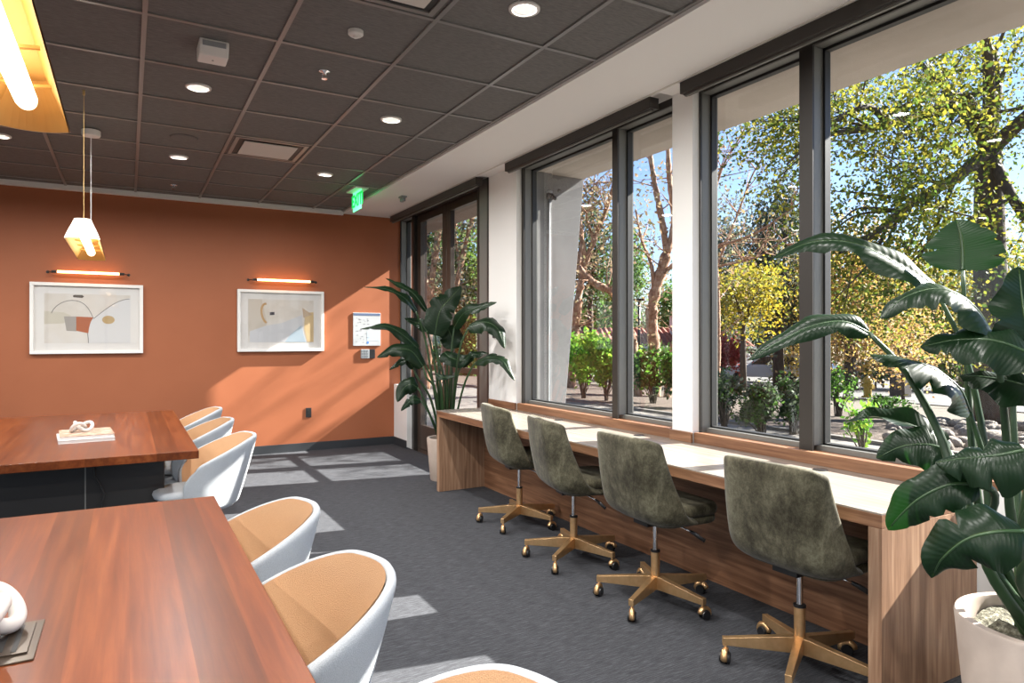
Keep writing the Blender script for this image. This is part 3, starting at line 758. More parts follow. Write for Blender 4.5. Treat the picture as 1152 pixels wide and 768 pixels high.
def do_plant(x,y,label,specs,potl,ph,pr_,pb,rad=(.011,.006),ws=1.0):
    pt=thing('planter_pot',potl,'planter',(x,y,0))
    MB().lathe([(.001,0),(pb*.97,0),(pb,.012),(pr_,ph-.01),(pr_-.004,ph),(pr_-.028,ph),(pr_-.032,ph-.01),(pr_-.036,ph-.09),(.001,ph-.09)],64).build('pot',M['pot'],pt,smooth=True,autosm=True)
    rs=random.Random(11)
    m=MB(); 
    def sf(i,j):
        a=2*PI*i; r=j*(pr_-.037); return (r*math.cos(a),r*math.sin(a),ph-.05+.012*math.sin(a*5+j*9)+.01*rs.random())
    m.grid(sf,40,8).build('soil',M['soil'],pt,smooth=True)
    t=thing('bird_of_paradise_plant',label,'plant',(x,y,ph-.06))
    off=Vector((x,y,ph-.06))
    for k,sp in enumerate(specs):
        base,st,mid,wd,nh,kw=sp; wd*=ws; kw=dict(kw); kw.setdefault('wave',.16)
        root=Vector((base[0],base[1],0))
        sp_pts=[root]+[W(*p)-off for p in st]+[W(*mid[0])-off]
        stalk(sp_pts,rad[0]*kw.get('sk',1),rad[1],t)
        kk={a:b for a,b in kw.items() if a!='sk'}
        blade([W(*p)-off for p in mid],wd,nh,t,k*7+3,**kk)
    return t
D=2.1
near=[
 # (root offset),(stalk pixels),(midrib pixels base->tip),width,normal hint
 ((-.03,.02),[(1118,600,2.08),(1108,500,2.12),(1085,395,2.18)],[(1052,325,2.22),(1015,300,2.25),(965,275,2.30),(915,272,2.34),(868,291,2.38)],.21,(-.25,-.55,.8),dict(fold=.5,curl=.5)),
 ((-.01,.05),[(1108,600,2.15),(1092,480,2.2),(1087,380,2.2)],[(1083,304,2.2),(1083,285,2.21),(1081,265,2.22),(1076,247,2.24)],.25,(-.75,-.62,.1),dict(fold=.12,curl=.05,wave=.04)),
 ((.03,.03),[(1140,600,2.05),(1132,490,2.02),(1125,420,2.0)],[(1118,380,2.0),(1096,345,1.98),(1060,325,2.0),(1020,333,2.04),(990,358,2.08)],.24,(-.1,-.5,.9),dict(fold=.1,curl=.35,asym=(1.2,.9))),
 ((.05,-.01),[(1150,620,1.95),(1165,500,1.9)],[(1165,400,1.88),(1120,383,1.90),(1075,382,1.96),(1035,390,2.02)],.20,(-.3,-.7,.6),dict(fold=.1,curl=.3)),
 ((-.06,-.02),[(1092,600,2.05),(1062,500,2.14),(1020,420,2.2)],[(977,374,2.24),(950,362,2.24),(915,366,2.24),(875,385,2.22),(842,405,2.2)],.13,(-.5,-.35,.5),dict(fold=.5,curl=.55)),
 ((-.04,.04),[(1120,600,2.1),(1108,520,2.1)],[(1091,463,2.1),(1078,435,2.1),(1045,412,2.12),(1010,402,2.16),(978,398,2.2)],.19,(.2,-.75,.55),dict(fold=.05,curl=.25,asym=(.5,1.3))),
 ((.05,.04),[(1155,600,2.1),(1175,520,2.0)],[(1190,450,1.95),(1150,432,1.98),(1110,424,2.03),(1080,422,2.08)],.19,(-.15,-.8,.5),dict(fold=.15,curl=.15,asym=(.5,1.2))),
 ((-.05,.03),[(1100,600,2.2),(1085,540,2.3)],[(1062,500,2.4),(1035,482,2.45),(1000,471,2.5),(972,470,2.55),(951,476,2.6)],.15,(-.1,-.6,.9),dict(fold=.5,curl=.1)),
 ((-.07,.0),[(1100,610,2.1),(1085,545,2.2)],[(1068,507,2.3),(1045,500,2.33),(1015,502,2.36),(986,515,2.4)],.19,(-.2,-.8,.5),dict(fold=.1,curl=.3)),
 ((.0,-.06),[(1150,620,1.85),(1165,550,1.78)],[(1152,506,1.74),(1120,512,1.76),(1085,515,1.80),(1052,520,1.85)],.18,(-.3,-.65,.65),dict(fold=.25,curl=.55,asym=(.8,1.2))),
 ((-.09,-.02),[(1108,630,1.95),(1120,560,1.85)],[(1100,545,1.82),(1068,545,1.84),(1035,560,1.88),(1012,580,1.92),(999,596,1.95)],.16,(-.5,-.55,.6),dict(fold=.35,curl=.4)),
 ((-.02,-.09),[(1150,660,1.8),(1165,615,1.7)],[(1150,597,1.68),(1120,598,1.68),(1088,606,1.70),(1060,628,1.74),(1048,650,1.78)],.20,(-.5,-.6,.6),dict(fold=.2,curl=.5)),
 ((.09,.0),[(1170,560,2.0),(1170,460,1.95)],[(1160,400,1.95),(1155,370,1.95),(1150,335,1.97),(1146,300,2.0)],.24,(-.4,-.85,.1),dict(fold=.1,curl=.1)),
 ((.07,.07),[(1170,560,2.2),(1172,420,2.2)],[(1175,330,2.2),(1190,300,2.2),(1205,270,2.2),(1215,245,2.2)],.2,(-.4,-.85,.1),dict(fold=.2,curl=.1)),
 ((.02,.09),[(1145,560,2.3),(1140,450,2.35)],[(1150,380,2.38),(1175,350,2.4),(1200,345,2.4),(1230,360,2.4)],.2,(-.2,-.5,.8),dict(fold=.3,curl=.3)),
]
do_plant(2.46,.99,'tall bird of paradise plant with arching dark leaves in front of the near window',near,'large cream planter at the lower right corner of the photo',.55,.25,.20,(.020,.0075),.95)
F=6.75
far=[
 ((-.04,.02),[(487,430,F),(478,380,F)],[(468,350,F-.1),(455,335,F-.15),(435,325,F-.2),(409,323,F-.3)],.20,(-.2,-.4,.8),dict(fold=.4,curl=.3)),
 ((-.02,.03),[(495,430,F+.05),(488,370,F+.1)],[(480,350,F+.1),(465,330,F+.1),(448,320,F+.1),(434,313,F+.1)],.14,(-.2,-.6,.8),dict(fold=.3,curl=.2)),
 ((0,.0),[(500,430,F),(492,400,F)],[(489,377,F),(495,350,F),(507,335,F+.05),(519,322,F+.1)],.36,(-.5,-.8,.1),dict(fold=.1,curl=.15)),
 ((.02,0),[(508,430,F),(508,395,F)],[(511,368,F),(522,352,F-.15),(540,345,F-.3),(559,340,F-.45)],.22,(-.3,-.8,.5),dict(fold=.2,curl=.3)),
 ((.04,0),[(512,430,F-.15),(518,390,F-.3)],[(527,368,F-.35),(545,362,F-.45),(560,370,F-.52),(568,392,F-.58)],.27,(-.2,-.8,.6),dict(fold=.1,curl=.4)),
 ((.05,.02),[(520,440,F-.15),(530,415,F-.3)],[(536,407,F-.35),(550,402,F-.45),(565,405,F-.55),(579,428,F-.62)],.20,(-.3,-.7,.7),dict(fold=.2,curl=.4)),
 ((.01,-.03),[(503,430,F-.1),(503,405,F-.15)],[(500,396,F-.15),(507,402,F-.2),(520,405,F-.2),(530,398,F-.25)],.25,(-.2,-.8,.5),dict(fold=.3,curl=.4)),
 ((-.05,0),[(490,440,F-.05),(476,405,F-.1)],[(470,392,F-.1),(455,378,F-.15),(435,367,F-.2),(405,370,F-.3)],.17,(-.4,-.6,.6),dict(fold=.3,curl=.4)),
 ((-.05,-.03),[(490,440,F-.1),(480,425,F-.15)],[(476,412,F-.15),(463,395,F-.2),(445,393,F-.25),(424,402,F-.3)],.25,(-.1,-.8,.5),dict(fold=.2,curl=.4)),
 ((-.06,.0),[(485,450,F),(470,425,F-.05)],[(465,414,F-.05),(458,405,F-.1),(450,408,F-.1),(438,416,F-.15)],.13,(-.2,-.8,.5),dict(fold=.3,curl=.3)),
 ((-.07,-.01),[(487,475,F-.05),(475,445,F-.1)],[(470,436,F-.1),(462,432,F-.15),(453,438,F-.15),(447,452,F-.2)],.24,(-.2,-.8,.4),dict(fold=.1,curl=.4)),
 ((-.06,-.03),[(490,480,F-.1),(480,460,F-.15)],[(473,450,F-.15),(465,449,F-.2),(458,454,F-.2),(451,462,F-.2)],.14,(-.3,-.7,.5),dict(fold=.3,curl=.4)),
 ((.0,.05),[(506,430,F+.1),(508,400,F+.15)],[(510,392,F+.15),(508,380,F+.15),(504,370,F+.15),(497,362,F+.15)],.30,(-.5,-.8,.0),dict(fold=.1,curl=.1)),
 ((.03,-.03),[(512,440,F-.1),(516,418,F-.15)],[(520,412,F-.15),(530,400,F-.2),(540,398,F-.2),(550,397,F-.25)],.13,(-.3,-.7,.6),dict(fold=.2,curl=.3)),
 ((-.02,-.02),[(497,440,F-.1),(493,425,F-.1)],[(491,420,F-.1),(497,424,F-.15),(505,424,F-.15),(514,423,F-.2)],.10,(-.3,-.7,.6),dict(fold=.3,curl=.3)),
 ((-.03,.03),[(492,430,F+.05),(484,385,F+.05)],[(480,372,F),(474,365,F),(466,362,F),(455,358,F-.05)],.16,(-.3,-.7,.4),dict(fold=.3,curl=.2)),
]
do_plant(2.80,6.27,'bird of paradise plant with glossy leaves in front of the glass door',far,'small cream planter behind the far end of the counter',.42,.20,.165,(.014,.009),.80)
#EXT_BEGIN
# ------------------------------------------------------------------ exterior
def gz(x,y=0):
    return -.10 - .05*max(0,x-10)
M['bark']=noisy('oak_bark',[(.045,.034,.026),(.10,.078,.058)],scale=(1,1,.25),nscale=14,rough=.9,bump=.8,bd=.02)
M['syc']=noisy('peeling_sycamore_bark',[(.15,.065,.035),(.36,.20,.12),(.52,.38,.27)],scale=(1,1,.7),nscale=9,rough=.85,bump=1,bd=.03,detail=9,roughn=.75,pos=[.35,.5,.66])
M['pave']=noisy('walkway_concrete',[(.115,.105,.095),(.15,.138,.122)],nscale=1.2,rough=.9,detail=8)
M['mulch']=noisy('bark_mulch',[(.035,.022,.015),(.075,.05,.036),(.12,.09,.07)],nscale=14,rough=.95,detail=10,bump=1,bd=.04)
M['dirt']=noisy('dry_ground',[(.07,.056,.04),(.10,.083,.06)],nscale=1.0,rough=.95,detail=10)
M['street']=noisy('street_asphalt',[(.075,.073,.071),(.10,.097,.094)],nscale=.8,rough=.9,detail=8)
M['rock']=noisy('river_rock',[(.12,.10,.08),(.22,.185,.15),(.32,.275,.23)],nscale=5,rough=.85,detail=7,bump=.5,bd=.02)
M['rooft']=noisy('clay_roof_tiles',[(.24,.07,.045),(.36,.12,.075)],nscale=3,rough=.8,detail=6)
M['stucco']=flat('pale_stucco',(.20,.19,.175),.9)
M['stuccow']=flat('white_stucco',(.50,.50,.50),.9)
M['carwhite']=flat('white_car_paint',(.55,.55,.56),.25,coat=.5)
M['cardark']=flat('dark_car_paint',(.02,.025,.035),.2,coat=.6)
M['carglass']=flat('car_glass',(.01,.012,.014),.08)
M['tyre']=flat('tyre_rubber',(.012,.012,.012),.8)
M['tail']=flat('tail_light',(.30,.01,.01),.3)
M['yellow']=flat('hydrant_yellow',(.30,.20,.012),.5)
M['binc']=flat('bin_brown',(.05,.04,.034),.7)
M['foliage']=leafmat('tree_leaves',True,trans=.5,rough=.6)
# ground: one terrain mesh per surface
def strip(name,x0,x1,y0,y1,m,dz=0,n=24):
    mb=MB().grid(lambda i,j:(x0+(x1-x0)*i,y0+(y1-y0)*j,gz(x0+(x1-x0)*i)+dz),n,2)
    o=mb.build(name,m,fixn=False); o['kind']='structure'; return o
strip('ground',3.42,260,-60,260,M['dirt'],n=120)
strip('walkway',3.42,9.2,-10,40,M['pave'],.02,12)
strip('planting_bed',9.2,15.5,-10,60,M['mulch'],.03,16)
strip('street',22,60,-20,160,M['street'],.03,30)
tag(MB().box(9.15,9.27,-10,40,-.10,-.03).build('kerb',M['pave']),kind='structure')
# concrete overhang and leaning fin
c=MB().box(3.42,4.19,-7,16,3.10,3.55); c.build('canopy',M['concrete'])['kind']='structure'
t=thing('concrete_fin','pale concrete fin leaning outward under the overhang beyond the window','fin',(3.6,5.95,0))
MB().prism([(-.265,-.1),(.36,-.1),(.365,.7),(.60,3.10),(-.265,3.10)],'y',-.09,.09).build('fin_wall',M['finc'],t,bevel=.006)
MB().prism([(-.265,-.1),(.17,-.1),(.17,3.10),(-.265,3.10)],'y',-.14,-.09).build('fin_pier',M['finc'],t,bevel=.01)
t=thing('outdoor_light','small dark wall light at the top of the concrete fin','light',(3.73,5.80,2.86))
MB().tube([(0,0,-2.9),(0,0,0)],.009,8).build('conduit',M['grey'],t,smooth=True)
MB().lathe([(.0,0),(.03,.0),(.03,.05),(.0,.06)],14).build('junction_box',M['grey'],t)
for a in (-1,0,1): MB().tube([(0,0,.03),(.03*a-.02,-.04,.01),(.05*a-.02,-.07,-.04)],[.01,.014,.018],8).build('lamp_head',M['bronze'],t,smooth=True)
MB().lathe([(.0,-.02),(.02,-.012),(.024,0),(.02,.012),(0,.02)],14,c=(.10,-.03,.06)).build('camera_dome',M['bronze'],t,smooth=True)
# foliage
def leaves(name,par,centres,sig,n,size,pal,seed,elong=1.9,zmax=None,thin=.0,droop=0,off=None):
    rg=np.random.RandomState(seed); C=np.array(centres); K=len(C)
    ci=rg.randint(0,K,n); sg=np.array(sig) if hasattr(sig,'__len__') else np.array([sig]*3)
    p=C[ci]+rg.normal(size=(n,3))*sg
    if zmax is not None:
        keep=(p[:,2]+off[2]<zmax+.40*(p[:,0]+off[0]))|(rg.rand(n)<thin); p=p[keep]; ci=ci[keep]; n=len(p)
    a=rg.normal(size=(n,3)); a[:,2]-=droop; a/=np.linalg.norm(a,axis=1)[:,None]
    b=rg.normal(size=(n,3)); b-=a*(a*b).sum(1)[:,None]; b/=np.linalg.norm(b,axis=1)[:,None]
    s=size*(.6+.8*rg.rand(n))[:,None]
    v=np.stack([p-a*s*.5,p+b*s*.5/elong,p+a*s*.5,p-b*s*.5/elong],1).reshape(-1,3)
    pal=np.array(pal); w=rg.rand(K); base=pal[(w*len(pal)).astype(int)]
    alt=pal[rg.randint(0,len(pal),n)]; mix=rg.rand(n)[:,None]
    col=(base[ci]*(1-mix)+alt*mix)*(1.15+.9*rg.rand(n))[:,None]
    col=np.repeat(np.concatenate([col,np.ones((n,1))],1),4,0)
    me=bpy.data.meshes.new(name); me.vertices.add(4*n); me.vertices.foreach_set('co',v.astype(np.float32).ravel())
    me.loops.add(4*n); me.loops.foreach_set('vertex_index',np.arange(4*n,dtype=np.int32))
    me.polygons.add(n); me.polygons.foreach_set('loop_start',np.arange(0,4*n,4,dtype=np.int32)); me.polygons.foreach_set('loop_total',np.full(n,4,dtype=np.int32))
    me.update(calc_edges=True); me.materials.append(M['foliage'])
    at=me.attributes.new('lc','FLOAT_COLOR','POINT'); at.data.foreach_set('color',col.astype(np.float32).ravel())
    return link(me,name,par)
GRN=[(.020,.050,.010),(.035,.080,.014),(.05,.10,.02),(.02,.04,.012)]
YEL=[(.20,.16,.018),(.26,.19,.02),(.16,.15,.02),(.10,.12,.02)]
AUT=[(.30,.20,.06),(.32,.24,.05),(.28,.15,.06),(.24,.21,.05),(.30,.20,.11)]
OAK=[(.05,.085,.014),(.09,.12,.018),(.17,.16,.02),(.21,.18,.024),(.05,.07,.016)]
EUC=[(.05,.065,.045),(.07,.085,.06),(.045,.06,.035),(.09,.09,.07)]
RED=[(.24,.035,.035),(.28,.07,.06),(.20,.05,.03)]
DRY=[(.16,.11,.06),(.11,.10,.05),(.19,.14,.09)]
def tree(name,label,x,y,h,cz,rx,rz,n,size,pal,seed,tr=.12,bark='bark',nc=40,cat='tree',group=None,sig=.32,lean=(0,0),limbs=5,droop=0,lf=None,z0=None,hollow=.5):
    rr=random.Random(seed); g=gz(x) if z0 is None else z0
    t=thing(name,label,cat,(x,y,g),0,group)
    m=MB(); top=Vector((lean[0],lean[1],cz)); fork=top*.0+Vector((lean[0]*.4,lean[1]*.4,max(.15,cz-rz*.75)))
    m.tube([(0,0,-.1),(lean[0]*.15,lean[1]*.15,fork.z*.5),fork],[tr*1.25,tr,tr*.8],9)
    ends=[]; L=[]
    for k in range(limbs):
        a=2*PI*k/limbs+rr.random(); e=top+Vector((math.cos(a)*rx*.55,math.sin(a)*rx*.55,rr.uniform(-.2,.6)*rz))
        md=fork.lerp(e,.5)+Vector((rr.uniform(-.1,.1)*rx,rr.uniform(-.1,.1)*rx,.08*rz))
        pp=catmull([fork,md,e],6); m.tube(pp,[tr*.6*(1-.8*i/6) for i in range(7)],7); L+=pp
    cs=[]
    for k in range(nc):
        while True:
            d=Vector((rr.uniform(-1,1),rr.uniform(-1,1),rr.uniform(-1,1)))
            if hollow<d.length<1: break
        c=top+Vector((d.x*rx,d.y*rx,d.z*rz)); cs.append(c)
        b=min(L,key=lambda q:(q-c).length); mid=b.lerp(c,.5)+Vector((rr.uniform(-.08,.08)*rx,rr.uniform(-.08,.08)*rx,.0))
        m.tube([b,mid,c],[tr*.14,tr*.09,tr*.03],5,caps=False)
    m.build('trunk',M[bark],t,smooth=True,fixn=False)
    if n: leaves('foliage',t,[tuple(c) for c in cs],(sig*rx,sig*rx,sig*rz),n,size,pal,seed,droop=droop)
    return t
def at(u,D):
    p=W(u,380,D); return p.x,p.y
# --- the big oak beside the near window
def oak():
    rr=random.Random(21); bx,by=at(1118,14.3); t=thing('oak_tree','large spreading oak with yellow green leaves filling the near window','tree',(bx,by,gz(bx)))
    off=Vector((bx,by,gz(bx))); m=MB(); tips=[]
    def limb(pts,r0,r1,kids,depth,spread=1.0):
        c=catmull(pts,12); m.tube(c,[r0+(r1-r0)*i/12 for i in range(13)],8 if depth==0 else 5,caps=False)
        for k in range(kids):
            i=rr.randint(3,12); s=c[i]; d=(c[i]-c[i-1]).normalized()
            a=Vector((rr.uniform(-1,1),rr.uniform(-1,1),rr.uniform(-.7,.6))); v=(d*.5+a).normalized()
            Ln=1.25*spread*rr.uniform(.5,1.1)*(1.5 if depth==0 else .8)
            e=s+v*Ln+Vector((0,0,-.12*Ln)); md=s.lerp(e,.5)+Vector((rr.uniform(-.15,.15),rr.uniform(-.15,.15),rr.uniform(0,.2)))*Ln
            rb=(r0+(r1-r0)*i/12)*.45
            if depth<1: limb([s,md,e],max(rb,.012),.008,5,depth+1,spread)
            else:
                m.tube([s,md,e],[max(rb*.5,.008),.006,.003],4,caps=False); tips.append(tuple(md)); tips.append(tuple(e))
            tips.append(tuple(e))
    P_=lambda u,v,D: W(u,v,D*1.3)-off
    fork=P_(1112,170,11)
    m.tube(catmull([Vector((0,0,-.3)),P_(1114,300,11),fork],8),[.36-.014*i for i in range(9)],12)
    L_=[([fork,P_(1075,200,10.6),P_(1030,225,10.1),P_(985,262,9.6),P_(945,285,9.3)],.15,.03,11),
        ([fork,P_(1145,140,10.6),P_(1180,110,10.2),P_(1240,80,10)],.18,.06,9),
        ([fork,P_(1085,110,10.6),P_(1050,125,10.2),P_(1000,140,9.8),P_(940,150,9.3)],.16,.05,13),
        ([fork,P_(1120,80,11.4),P_(1090,20,11.8),P_(1000,-30,11.8)],.15,.04,9),
        ([P_(1000,140,9.8),P_(975,120,9.4),P_(935,140,9.2),P_(885,185,9.2)],.07,.02,6),
        ([fork,P_(1150,240,10.3),P_(1200,290,10),P_(1260,300,9.8)],.12,.03,8),
        ([fork,P_(1060,95,11.4),P_(1010,60,11.8),P_(960,75,12)],.10,.03,9),
        ([P_(1075,200,10.6),P_(1040,280,10.6),P_(1000,310,10.4)],.05,.015,6),
        ([fork,P_(1110,50,9.8),P_(1080,10,9.0),P_(1040,-20,8.4)],.12,.03,8)]
    for p,a,b,k in L_: limb(p,a,b,k,0)
    m.build('trunk',M['bark'],t,smooth=True,fixn=False)
    leaves('foliage',t,tips,(.32,.32,.25),38000,.088,OAK,5,elong=1.7,zmax=1.65,thin=.10,off=off)
oak()
# --- sycamores
def sycamore(label,segs,base,seed,kids=26,n=1500,D0=19,sz=.13,pal=DRY,twl=1.1):
    rr=random.Random(seed); bx,by=at(*base); off=Vector((bx,by,gz(bx))); t=thing('sycamore_tree',label,'tree',off)
    m=MB(); tips=[]
    for pts,r0,r1 in segs:
        c=catmull([W(*p)-off for p in pts],12)
        # knobbly peeling bark outline
        c=catmull([W(*p)-off for p in pts],30); m.tube(c,[(r0+(r1-r0)*i/30)*.68*rr.uniform(.82,1.22) for i in range(31)],9,caps=True); c=c[::5]+[c[-1]]*6
        for k in range(max(2,kids//len(segs))):
            i=rr.randint(2,6); s=c[i]; v=Vector((rr.uniform(-1,1),rr.uniform(-1,1),rr.uniform(-.1,1.2))).normalized(); Ln=rr.uniform(.5,1.6)*twl
            e=s+v*Ln; md=s.lerp(e,.5)+Vector((rr.uniform(-.12,.12),rr.uniform(-.12,.12),0))
            m.tube([s,md,e],[.022,.014,.005],5,caps=False); 
            for q in range(2):
                e2=md+Vector((rr.uniform(-1,1),rr.uniform(-1,1),rr.uniform(-.3,1))).normalized()*Ln*.5; m.tube([md,e2],[.008,.003],4,caps=False); tips.append(tuple(e2))
            tips.append(tuple(e))
    m.build('trunk',M['syc'],t,smooth=True,fixn=False)
    if n: leaves('foliage',t,tips,.35,n,sz,pal,seed)
sycamore('multi stemmed sycamore with orange peeling bark behind the shrubs beside the white post',[
 ([(737,450,19),(736,395,19),(733,350,19),(742,310,19),(750,285,19)],.27,.20),([(750,285,19),(745,250,19),(737,210,19),(730,165,19),(724,120,19)],.15,.07),
 ([(750,285,19),(758,250,19),(753,200,19),(751,150,19),(752,90,19)],.15,.07),([(736,345,19),(733,300,19),(722,270,19.2),(715,235,19.4)],.10,.03),
 ([(718,450,18.6),(712,390,18.6),(703,350,18.6),(690,330,18.6),(668,318,18.6),(650,300,18.6)],.20,.12),
 ([(750,450,18.8),(757,395,18.8),(768,365,18.8),(790,340,18.8)],.17,.10),([(650,300,18.6),(655,265,18.6),(648,230,18.6),(640,190,18.6)],.09,.03),
 ([(742,310,19),(770,290,19),(800,280,18.8),(850,262,18.4),(890,235,18)],.11,.03)],(735,19),31,70,1500)
sycamore('sycamore with orange peeling bark rising just right of the concrete fin',[
 ([(640,460,22),(645,400,22),(650,340,22),(657,300,22)],.23,.17),([(657,300,22),(668,270,22),(682,235,22),(692,200,22),(700,160,22)],.14,.05),([(657,300,22),(655,270,22),(640,235,22),(630,190,22)],.13,.05),
 ([(668,270,22),(660,240,22),(672,205,22)],.08,.03)],(642,22),32,60,1800)
sycamore('pale leaning sycamore seen through the double glass door',[
 ([(478,440,20),(482,380,20),(484,330,20),(492,270,20),(497,225,20)],.22,.10),([(484,330,20),(476,290,20),(480,240,20),(470,200,20)],.14,.06),
 ([(492,440,21),(505,360,21),(518,300,21),(530,250,21),(545,215,21)],.16,.07),([(518,300,21),(512,260,21),(520,225,21)],.08,.03)],(482,20),33,60,4500,pal=DRY+EUC)
# --- other trees
def T(u,D,*a,**k):
    x,y=at(u,D); return tree(a[0],a[1],x,y,*a[2:],**k)
def zc(v,D): return CH-(v-CV)/CF*D      # world height of a picture row at depth D
def T2(name,label,u,D,vtop,vbot,hw,n,size,pal,seed,**k):
    x,y=at(u,D); g=gz(x); zt=zc(vtop,D)-g; zb=zc(vbot,D)-g
    return tree(name,label,x,y,0,(zt+zb)/2,hw*D/CF,(zt-zb)/2,n,size,pal,seed,**k)
T2('maple_tree','slim yellow autumn tree left of the mullion in the near window',836,27,300,372,38,3400,.16,YEL,41,tr=.12,nc=36)
T2('maple_tree','broad orange and yellow autumn tree behind the hydrant',957,33,275,412,56,13000,.20,AUT,42,tr=.30,nc=60)
T2('maple_tree','yellow autumn tree behind the bird of paradise stalks',1085,38,270,415,62,12000,.22,YEL,43,tr=.28,nc=50)
T2('sapling_tree','thin pinkish sapling in front of the autumn trees',1016,24,320,425,34,2200,.14,AUT,44,tr=.05,nc=40)
T2('maple_tree','pale yellow tree between mullion and orange autumn tree',905,40,300,420,36,8000,.22,AUT,45,tr=.2,nc=40)
T2('crimson_shrub','crimson red autumn shrub tree by the white house',812,34,382,412,22,4200,.16,RED,46,tr=.06,nc=26)
T2('eucalyptus_tree','tall grey green weeping eucalyptus in the middle of the window beside the mullion',876,34,215,378,32,7500,.22,EUC,47,tr=.24,nc=70,droop=1.6,sig=.22)
T2('eucalyptus_tree','tall hazy eucalyptus at the left edge of the near window',815,46,250,400,34,9000,.26,EUC,48,tr=.2,nc=50,droop=1.2)
T2('pine_tree','dark green tree behind the near window, left of the yellow tree',790,60,340,405,30,3000,.34,GRN,49,tr=.2,nc=36)
T2('green_tree','bright green tree beyond the tiled roof, right of the fin',676,62,318,400,30,7000,.30,[(.06,.12,.02),(.08,.14,.03),(.04,.09,.02)],50,tr=.25,nc=40)
T2('green_tree','leafy green tree behind the lamp post',706,55,262,345,20,5200,.26,[(.07,.13,.03),(.09,.15,.04),(.04,.09,.02)],51,tr=.25,nc=44)
T2('green_tree','green tree over the tiled roof beside the white post',762,70,322,390,20,5000,.32,[(.07,.14,.03),(.05,.10,.02)],52,tr=.2,nc=30)
T2('eucalyptus_tree','grey green tree high behind the sycamore limbs',664,40,225,330,24,3600,.24,EUC+GRN,53,tr=.18,nc=50)
T2('green_tree','dense green tree seen through the left leaf of the glass door',487,36,235,440,26,9000,.24,GRN+EUC,54,tr=.2,nc=44)
T2('green_tree','light green tree seen through the right leaf of the glass door',524,30,262,440,24,11000,.20,[(.06,.11,.02),(.10,.13,.03),(.05,.09,.03)],55,tr=.2,nc=44)
T2('green_tree','green tree at the far left of the glass door',448,40,240,440,26,7000,.26,GRN,56,tr=.2,nc=40)
BK=[(690,90,352,392,30),(745,95,350,395,28),(860,80,330,405,40),(930,85,320,410,44),(1010,80,315,412,46),(1090,85,310,412,50),(1160,80,290,412,46),(1230,75,280,415,60),(590,90,330,400,34),(640,95,345,400,30)]
for i,(u,Dd,vt,vb,hw) in enumerate(BK):
    T2('hazy_tree','distant hazy tree at the far side of the street',u,Dd,vt,vb,hw,4500,.42,EUC+DRY if i%2 else EUC+GRN,70+i,tr=.25,nc=30,group='distant trees beyond the street')
for i,u in enumerate((985,1050,1120,1190)):
    T2('autumn_shrub','low rust and green shrub along the far kerb',u,36,404,428,36,2600,.16,DRY+GRN,90+i,tr=.05,nc=24,group='shrubs along the far kerb')
# --- shrubs
BRG=[(.08,.19,.02),(.13,.25,.03),(.05,.13,.015),(.18,.25,.03)]
def shrub(u,vb,vt,hw,label,n,size,pal,seed,nc=26,D=None,name='shrub',hollow=.2,lo=.38):
    # base on the ground: solve depth from the row of its foot
    Dd=D or 10
    if not D:
        for _ in range(40):
            x,_y=at(u,Dd); Dd=(CH-gz(x))*CF/(vb-CV)
    x,y=at(u,Dd); g=gz(x); h=zc(vt,Dd)-g
    rr=random.Random(seed); t=thing(name,label,'shrub',(x,y,g)); m=MB(); cs=[]; r=hw*Dd/CF
    for k in range(nc):
        a=rr.random()*2*PI; q=math.sqrt(rr.random()); z=h*rr.uniform(lo,.93)
        c=Vector((math.cos(a)*q*r,math.sin(a)*q*r,z)); cs.append(tuple(c))
        m.tube([(rr.uniform(-.05,.05),rr.uniform(-.05,.05),-.03),(c.x*.35,c.y*.35,z*.45),tuple(c)],[.014,.010,.004],5,caps=False)
    m.build('stems',M['bark'],t,smooth=True,fixn=False)
    leaves('foliage',t,cs,(r*.20,r*.20,h*.09),n,size,pal,seed,elong=1.8)
shrub(656,449,375,23,'bright green leafy shrub just right of the concrete fin',1500,.13,BRG,1)
shrub(682,452,378,17,'bright green leafy shrub left of the dark mullion of the far window',1300,.13,BRG,2)
shrub(714,446,392,14,'yellow green shrub right of the dark mullion of the far window',900,.12,BRG,3)
shrub(735,455,397,19,'dark green leafy shrub at the foot of the multi stemmed sycamore',1400,.12,GRN+BRG[:1],4)
shrub(764,460,398,18,'dark green leafy shrub half hidden by the white post',1400,.12,GRN+BRG[:1],5)
shrub(662,440,383,20,'dark shrub behind the bright shrubs beside the fin',2600,.14,GRN,6,D=27)
shrub(735,425,390,40,'low dark hedge shrub under the tiled roof',3000,.16,GRN,12,D=36)
shrub(690,425,378,12,'rusty brown shrub in front of the tiled roof',1400,.14,DRY,13,D=32)
shrub(815,487,420,22,'bushy green shrub at the left edge of the near window',1900,.075,GRN+EUC,7)
shrub(856,492,433,20,'middle green shrub outside the near window, below the white car',1800,.075,GRN+EUC,8)
shrub(893,490,428,18,'green shrub touching the mullion of the near window',1700,.075,GRN+EUC,9)
shrub(943,470,408,18,'loose leafy shrub right of the near mullion',450,.085,GRN+BRG[:2],10)
shrub(1005,468,446,20,'low leafy shrub in front of the brown litter bin',900,.085,GRN,14)
shrub(972,524,452,20,'young spindly shrub with yellow green leaves close to the near window',260,.075,BRG,11,nc=12)
